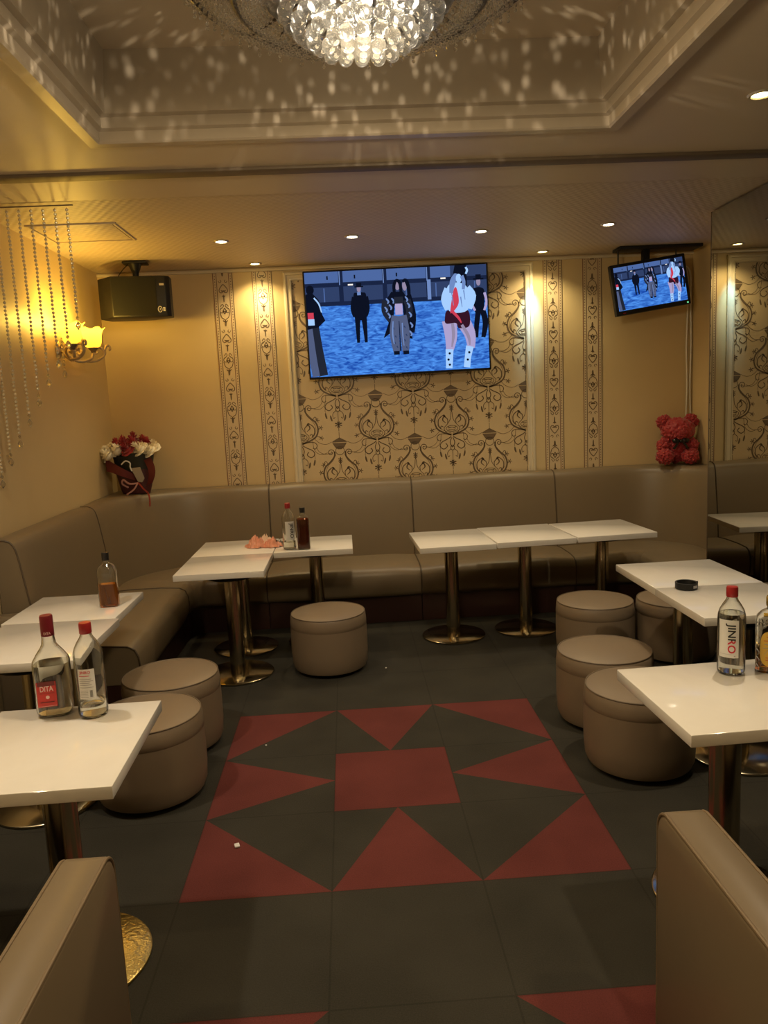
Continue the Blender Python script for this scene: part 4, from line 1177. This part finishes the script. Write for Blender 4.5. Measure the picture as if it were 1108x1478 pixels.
# ------------------------------------------------------------------ recessed downlights
def spot(name, loc, col, energy, angle, blend=.6, r=.03, aim=None, parent=None):
    l = bpy.data.lights.new(name, 'SPOT'); l.color = col; l.energy = energy; l.spot_size = angle; l.spot_blend = blend; l.shadow_soft_size = r
    o = bpy.data.objects.new(name, l); COL.objects.link(o); o.location = loc
    d = Vector(aim) if aim else Vector((0, 0, -1))
    o.rotation_euler = d.to_track_quat('-Z', 'Y').to_euler()
    if parent: o.parent = parent
    return o
def point(name, loc, col, energy, r=.05):
    l = bpy.data.lights.new(name, 'POINT'); l.color = col; l.energy = energy; l.shadow_soft_size = r
    o = bpy.data.objects.new(name, l); COL.objects.link(o); o.location = loc
    return o
WARM = (1, .74, .40); WHITE = (1, .80, .52)
DL = [(-.719, 5.03, 'recessed downlight in the ribbed ceiling nearest the loudspeaker', 'led', WHITE, 24, 1.9),
      (.099, 5.03, 'recessed downlight above the large television, left of its centre', 'led', WHITE, 24, 1.9),
      (.913, 5.01, 'recessed downlight above the right half of the large television', 'led', WHITE, 24, 1.9),
      (1.708, 4.95, 'recessed downlight in front of the small television', 'led', WHITE, 24, 1.9),
      (-.601, 5.83, 'recessed downlight close to the back wall above the left pattern bands', 'led_warm', (1, .74, .33), 22, 2.3),
      (1.505, 5.79, 'recessed downlight close to the back wall at the right edge of the damask', 'led_warm', (1, .80, .42), 22, 2.3),
      (1.545, 2.86, 'recessed downlight by the right edge in the flat ceiling', 'led_warm', (1, .82, .58), 60, 2.2)]
for x, y, lb, mt, col, en, an in DL:
    zc = ZC + (.008 if y > 3.95 else 0)
    t = thing('ceiling_downlight', lb, 'downlight', (x, y, zc), group='recessed ceiling downlights')
    mb = MB(); mb.lathe([(.033, -.0005), (.036, -.007), (.044, -.007), (.049, -.0005)], 32); mb.build('rim', M['rim'], t)
    mb = MB(); mb.lathe([(0, -.003), (.030, -.003), (.033, -.001)], 24); mb.build('lamp_face', M[mt], t)
    spot('downlight beam', (0, 0, -.02), col, en, an, .8, .025, parent=t)
spot('wall wash', (-.585, 5.86, ZC - .02), (1, .90, .66), 14, .62, .9, .02, aim=(.0, .14, -.26))
spot('wall wash', (1.475, 5.84, ZC - .02), (.42, .76, 1), 62, .50, .9, .02, aim=(-.02, .16, -.42))
spot('downlight beam', (-1.42, 2.55, ZC - .02), (1, .85, .64), 62, 2.3, .8, .04)
for x, y in ((-1.30, .75), (1.45, .75), (.1, -.6)):       # the lamps of the same ceiling behind the viewer
    spot('downlight beam', (x, y, ZC - .02), WARM, 42, 2.2, .8, .04)

# ------------------------------------------------------------------ bouquet
bq = thing('bouquet', 'bouquet of red and white roses in maroon paper on the corner sofa back', 'bouquet', (-1.585, 5.775, .992))
def rose(x, y, z, r, mat, seed, tilt=(0, 0)):
    mb = MB(); rnd = random.Random(seed)
    for lay, (n, rr, zz, op) in enumerate(((9, 1.0, .0, .9), (8, .80, .14, .7), (6, .58, .24, .5), (5, .36, .3, .3), (3, .18, .34, .2))):
        for k in range(n):
            a = 2 * PI * (k + .5 * lay) / n + rnd.uniform(-.15, .15)
            vs, fs = [], []
            for i in range(5):
                for j in range(5):
                    u = (j - 2) / 2; v = i / 4
                    ang = a + u * .56 * (1.05 - .30 * v)
                    rad = r * rr * (.25 + .75 * v ** .7) * (1 - .10 * abs(u))
                    vs.append((rad * math.cos(ang), rad * math.sin(ang), r * (zz + (1 - op) * v * .9 + .42 * v - .42 * v * v * op - .09 * abs(u) * v + .03 * rnd.random())))
            for i in range(4):
                for j in range(4): fs.append((i * 5 + j, i * 5 + j + 1, (i + 1) * 5 + j + 1, (i + 1) * 5 + j))
            mb.add(vs, fs)
    mb.ball((0, 0, r * .12), r * .62, 10, 8, sc=(1, 1, .62))
    return mb.build('rose', M[mat], bq, (x, y, z), rot=(tilt[0], tilt[1], rnd.uniform(0, 6)))
k = 0
for x, y, z, r, mt, tl in ((-.155, -.05, .300, .052, 'rose_white', (.6, -.5)), (-.115, -.105, .285, .050, 'rose_white', (.9, -.2)), (-.060, -.100, .315, .050, 'rose_white', (.8, 0)), (-.130, .03, .335, .045, 'rose_white', (.1, -.5)),
                           (.000, -.095, .320, .050, 'rose_red', (.8, 0)), (-.045, -.045, .350, .052, 'rose_red', (.5, -.1)), (.030, -.045, .352, .052, 'rose_red', (.5, .1)), (-.085, -.01, .345, .048, 'rose_red', (.3, -.4)), (.080, -.01, .345, .048, 'rose_red', (.3, .4)), (-.008, -.075, .335, .046, 'rose_red', (.7, 0)), (-.005, .05, .375, .050, 'rose_red', (0, 0)), (.060, .04, .355, .048, 'rose_red', (0, .3)), (-.070, .06, .355, .048, 'rose_red', (0, -.3)),
                           (.075, -.085, .320, .055, 'rose_white', (.8, .3)), (.130, -.06, .305, .055, 'rose_white', (.6, .6)), (.120, .03, .325, .048, 'rose_white', (0, .6))):
    k += 1; rose(x * 1.18, y * 1.1, z, r * 1.22, mt, k, tl)
def wrap_sheet(r0, r1, h, n, wav, seed, a0=0, a1=2 * PI, z0=0):
    mb = MB(); vs, fs = [], []; m = 8
    for i in range(m + 1):
        f = i / m
        for k in range(n + 1):
            a = a0 + (a1 - a0) * k / n
            w_ = wav * f * (math.sin(5 * a + seed) + .6 * math.sin(9 * a + 2 * seed))
            R = (r0 + (r1 - r0) * f ** .8) + w_ * .5
            vs.append((R * math.cos(a), .72 * R * math.sin(a), z0 + h * f + w_ * .9))
    for i in range(m):
        for k in range(n): fs.append((i * (n + 1) + k, i * (n + 1) + k + 1, (i + 1) * (n + 1) + k + 1, (i + 1) * (n + 1) + k))
    return mb.add(vs, fs)
mb = wrap_sheet(.100, .140, .175, 48, .012, 1.0); mb.add([(.105 * math.cos(2 * PI * q / 24), .075 * math.sin(2 * PI * q / 24), .001) for q in range(24)], [tuple(range(24))]); mb.build('wrapping_paper', M['wrap'], bq)
wrap_sheet(.098, .150, .295, 40, .012, 2.2).build('inner_wrap', M['wrap_dark'], bq)
mb = MB()
vs, fs = [], []
for i in range(13):                                     # folded front lapel sweeping down to the bow
    f = i / 12
    for j in range(3):
        vs.append((-.178 + .245 * f, -.085 - .045 * math.sin(PI * min(1, f * 1.2)) - .008 * j, .225 - .130 * f ** 1.25 + .048 * (j - 1) * (1 - .6 * f)))
for i in range(12):
    for j in range(2): fs.append((i * 3 + j, i * 3 + j + 1, (i + 1) * 3 + j + 1, (i + 1) * 3 + j))
mb.add(vs, fs)
vs, fs = [], []
for i in range(9):
    f = i / 8
    for j in range(3): vs.append((.120 + .035 * math.sin(PI * f) + .028 * (j - 1), -.075 - .012 * j - .03 * math.sin(PI * f), .245 - .19 * f + .012 * j))
for i in range(8):
    for j in range(2): fs.append((i * 3 + j, i * 3 + j + 1, (i + 1) * 3 + j + 1, (i + 1) * 3 + j))
mb.add(vs, fs)
mb.build('paper_lapel', pbr('wine paper lapel', (.14, .022, .024), .4), bq)
def strip(pts, wd, name, mat, par):
    P = smooth_path(pts, 6); mb = MB(); vs, fs = [], []
    for i, p in enumerate(P):
        a, b = P[max(i - 1, 0)], P[min(i + 1, len(P) - 1)]
        t_ = (b - a).normalized(); s_ = t_.cross(Vector((0, -1, 0)))
        if s_.length < 1e-3: s_ = Vector((1, 0, 0))
        s_.normalize()
        for sg in (-1, 1):
            for o_ in (0, .002): vs.append(p + s_ * wd * .5 * sg + Vector((0, -o_, 0)))
    for i in range(len(P) - 1):
        a, b = 4 * i, 4 * i + 4
        fs += [(a, a + 2, b + 2, b), (a + 1, b + 1, b + 3, a + 3), (a, b, b + 1, a + 1), (a + 2, a + 3, b + 3, b + 2)]
    mb.add(vs, fs); return mb.build(name, M[mat], par)
strip([(-.02, -.13, .055), (-.055, -.15, .085), (-.045, -.155, .115), (-.005, -.15, .085), (.055, -.14, .085)], .012, 'ribbon', 'ribbon', bq)
strip([(.055, -.14, .09), (.02, -.145, .04), (-.035, -.14, .005)], .011, 'ribbon', 'ribbon', bq)
strip([(.055, -.14, .09), (.09, -.15, .045), (.125, -.165, .010), (.137, -.18, -.03), (.135, -.185, -.085)], .011, 'ribbon', 'ribbon_red', bq)
strip([(-.055, -.135, .225), (-.02, -.145, .250), (.012, -.150, .235), (.012, -.152, .205), (.022, -.152, .175)], .009, 'ribbon', 'paper', bq)
mb = MB(); mb.add([(.012, -.135, .195), (.075, -.125, .200), (.100, -.130, .120), (.085, -.138, .095), (.055, -.140, .100), (.012, -.138, .190), (.075, -.128, .195), (.100, -.133, .115), (.085, -.141, .090), (.055, -.143, .095)],
    [(0, 1, 2, 3, 4), (9, 8, 7, 6, 5), (0, 5, 6, 1), (1, 6, 7, 2), (2, 7, 8, 3), (3, 8, 9, 4), (4, 9, 5, 0)]); mb.build('inner_paper', pbr('grey tissue paper', (.24, .20, .15), .5), bq)

# ------------------------------------------------------------------ teddy bear of red foam roses
br = thing('teddy_bear', 'red teddy bear of foam roses with a black bow on the sofa corner', 'toy', (2.545, 5.850, 1.004), rz=-.18)
def rosy(name, c, r, sc, seed, par, sub=5):
    """lump whose surface is covered in small rose-shaped bumps"""
    bm = bmesh.new(); bmesh.ops.create_icosphere(bm, subdivisions=sub, radius=1)
    mb = MB(); vs = []
    for v in bm.verts:
        p = v.co.normalized()
        q = Vector((p.x * r * sc[0], p.y * r * sc[1], p.z * r * sc[2]))
        d, pts = noise.voronoi((q + Vector((seed, seed * 2, 0))) * 48)
        bump = .015 * max(0, 1 - d[0] * 1.6) ** .7 + .003 * math.sin(d[0] * 34)
        vs.append(Vector(c) + q + p * bump)
    mb.add(vs, [[v.index for v in f.verts] for f in bm.faces]); bm.free()
    return mb.build(name, M['rose_red'], par, angle=60)
body = rosy('body', (0, .02, .105), .095, (1.0, .85, 1.08), 1, br)
head = rosy('head', (.010, .0, .250), .112, (1.08, .92, .84), 2, br)
rosy('ear', (-.090, .015, .318), .050, (1, .7, 1), 3, head); rosy('ear', (.108, .015, .316), .052, (1, .7, 1), 4, head)
rosy('muzzle', (.004, -.098, .228), .046, (1.05, .7, .8), 5, head)
rosy('arm', (-.100, -.03, .140), .052, (.85, .9, 1.05), 6, br); rosy('arm', (.108, -.03, .130), .052, (.85, .9, 1.05), 7, br)
rosy('leg', (-.100, -.075, .058), .058, (1.02, 1.15, .95), 8, br); rosy('leg', (.085, -.080, .056), .058, (1.0, 1.15, .92), 9, br)
mb = MB()
for sg in (-1, 1):
    mb.ball((.008 + sg * .034, -.108, .178), .030, 12, 8, sc=(1.0, .42, .62), M=None)
    mb.add([(.008 + sg * .006, -.112, .172), (.008 + sg * .022, -.114, .172), (.008 + sg * .062, -.116, .120), (.008 + sg * .044, -.118, .112), (.008 + sg * .006, -.104, .168), (.008 + sg * .022, -.106, .168), (.008 + sg * .062, -.108, .118), (.008 + sg * .044, -.110, .110)],
           [(0, 1, 2, 3), (4, 7, 6, 5), (0, 4, 5, 1), (1, 5, 6, 2), (2, 6, 7, 3), (3, 7, 4, 0)])
mb.ball((.008, -.116, .175), .014, 10, 8)
mb.build('bow', M['bow_black'], br)

# ------------------------------------------------------------------ lights
pl_ = point('chandelier light', (.095, 2.13, 2.40), (1, .79, .49), 66, .12)
point('chandelier inner lamps', (.095, 2.13, 2.575), (1, .86, .66), 5, .06)
# the frame and crystals above the lamps hold back the light that goes up
pl_.data.use_nodes = True; nt = pl_.data.node_tree
em = [n for n in nt.nodes if n.type == 'EMISSION'][0]
tc = nt.nodes.new('ShaderNodeTexCoord'); sx_ = nt.nodes.new('ShaderNodeSeparateXYZ'); mp_ = nt.nodes.new('ShaderNodeMapRange'); mp_.interpolation_type = 'SMOOTHSTEP'
mp_.inputs['From Min'].default_value = .07; mp_.inputs['From Max'].default_value = .32; mp_.inputs['To Min'].default_value = 1; mp_.inputs['To Max'].default_value = .18
nt.links.new(tc.outputs['Normal'], sx_.inputs[0]); nt.links.new(sx_.outputs['Z'], mp_.inputs['Value']); nt.links.new(mp_.outputs[0], em.inputs['Strength'])
# the cut crystals scatter the lamps into streaks: a lamp with an uneven distribution
def sparkle_light(loc, energy):
    l = bpy.data.lights.new('crystal scatter', 'POINT'); l.energy = energy; l.color = (1, .84, .62); l.shadow_soft_size = .012
    l.use_nodes = True; nt = l.node_tree
    em = [n for n in nt.nodes if n.type == 'EMISSION'][0]
    tc = nt.nodes.new('ShaderNodeTexCoord'); mp = nt.nodes.new('ShaderNodeMapping'); mp.inputs['Scale'].default_value = (40, 40, 9)
    vo = nt.nodes.new('ShaderNodeTexVoronoi'); vo.inputs['Scale'].default_value = 1.0; vo.inputs['Randomness'].default_value = 1.0
    mr_ = nt.nodes.new('ShaderNodeMapRange'); mr_.inputs['From Min'].default_value = .12; mr_.inputs['From Max'].default_value = .34; mr_.inputs['To Min'].default_value = 1; mr_.inputs['To Max'].default_value = 0
    nz = nt.nodes.new('ShaderNodeTexNoise'); nz.inputs['Scale'].default_value = 5
    m2 = nt.nodes.new('ShaderNodeMapRange'); m2.inputs['From Min'].default_value = .30; m2.inputs['From Max'].default_value = .60
    mu = nt.nodes.new('ShaderNodeMath'); mu.operation = 'MULTIPLY'
    nt.links.new(tc.outputs['Normal'], mp.inputs[0]); nt.links.new(mp.outputs[0], vo.inputs['Vector']); nt.links.new(vo.outputs['Distance'], mr_.inputs['Value'])
    nt.links.new(tc.outputs['Normal'], nz.inputs['Vector']); nt.links.new(nz.outputs['Fac'], m2.inputs['Value'])
    nt.links.new(mr_.outputs[0], mu.inputs[0]); nt.links.new(m2.outputs[0], mu.inputs[1]); sz = nt.nodes.new('ShaderNodeSeparateXYZ'); gz = nt.nodes.new('ShaderNodeMapRange'); gz.inputs['From Min'].default_value = .06; gz.inputs['From Max'].default_value = .14
    m3 = nt.nodes.new('ShaderNodeMath'); m3.operation = 'MULTIPLY'
    nt.links.new(tc.outputs['Normal'], sz.inputs[0]); nt.links.new(sz.outputs['Z'], gz.inputs['Value']); nt.links.new(gz.outputs[0], m3.inputs[0]); nt.links.new(mu.outputs[0], m3.inputs[1])
    nt.links.new(m3.outputs[0], em.inputs['Strength'])
    o = bpy.data.objects.new('crystal scatter', l); COL.objects.link(o); o.location = loc
    return o
sparkle_light((.095, 2.13, 2.42), 88)
for x, y, z in SH:
    point('sconce glow', (XL + x, 5.045 + y, 2.0 + z + .15), (1, .60, .09), 9, .03)

wd = bpy.data.worlds.new('room air'); SC.world = wd; wd.use_nodes = True
bg = wd.node_tree.nodes.get('Background'); bg.inputs[0].default_value = (.5, .4, .28, 1); bg.inputs[1].default_value = .02

# ------------------------------------------------------------------ camera
cam = bpy.data.cameras.new('camera'); co = bpy.data.objects.new('camera', cam); COL.objects.link(co)
F, pitch, yaw, roll, Hc = 1108.13, .144069, .0434054, -.0468806, 1.58772
f = Vector((math.sin(yaw) * math.cos(pitch), math.cos(yaw) * math.cos(pitch), -math.sin(pitch)))
r0 = Vector((math.cos(yaw), -math.sin(yaw), 0)); u0 = r0.cross(f)
cr, sr = math.cos(roll), math.sin(roll)
r_, u_ = r0 * cr + u0 * sr, u0 * cr - r0 * sr
mw = Matrix(((r_.x, u_.x, -f.x, 0), (r_.y, u_.y, -f.y, 0), (r_.z, u_.z, -f.z, Hc), (0, 0, 0, 1)))
co.matrix_world = mw
cam.sensor_fit = 'VERTICAL'; cam.sensor_height = 24.0; cam.lens = F * 24.0 / 1478
cam.clip_start = .05; cam.clip_end = 60
SC.camera = co
SC.view_settings.view_transform = 'Standard'; SC.view_settings.look = 'None'; SC.view_settings.gamma = 1; SC.view_settings.exposure = 0.0
SC.view_settings.use_curve_mapping = False
cy = SC.cycles
cy.use_denoising = True
try: cy.denoiser = 'OPENIMAGEDENOISE'
except Exception: pass
cy.max_bounces = 14; cy.transmission_bounces = 14; cy.transparent_max_bounces = 48; cy.diffuse_bounces = 4; cy.glossy_bounces = 5
cy.caustics_reflective = False; cy.caustics_refractive = False
cy.sample_clamp_indirect = 4.0
cy.blur_glossy = .5
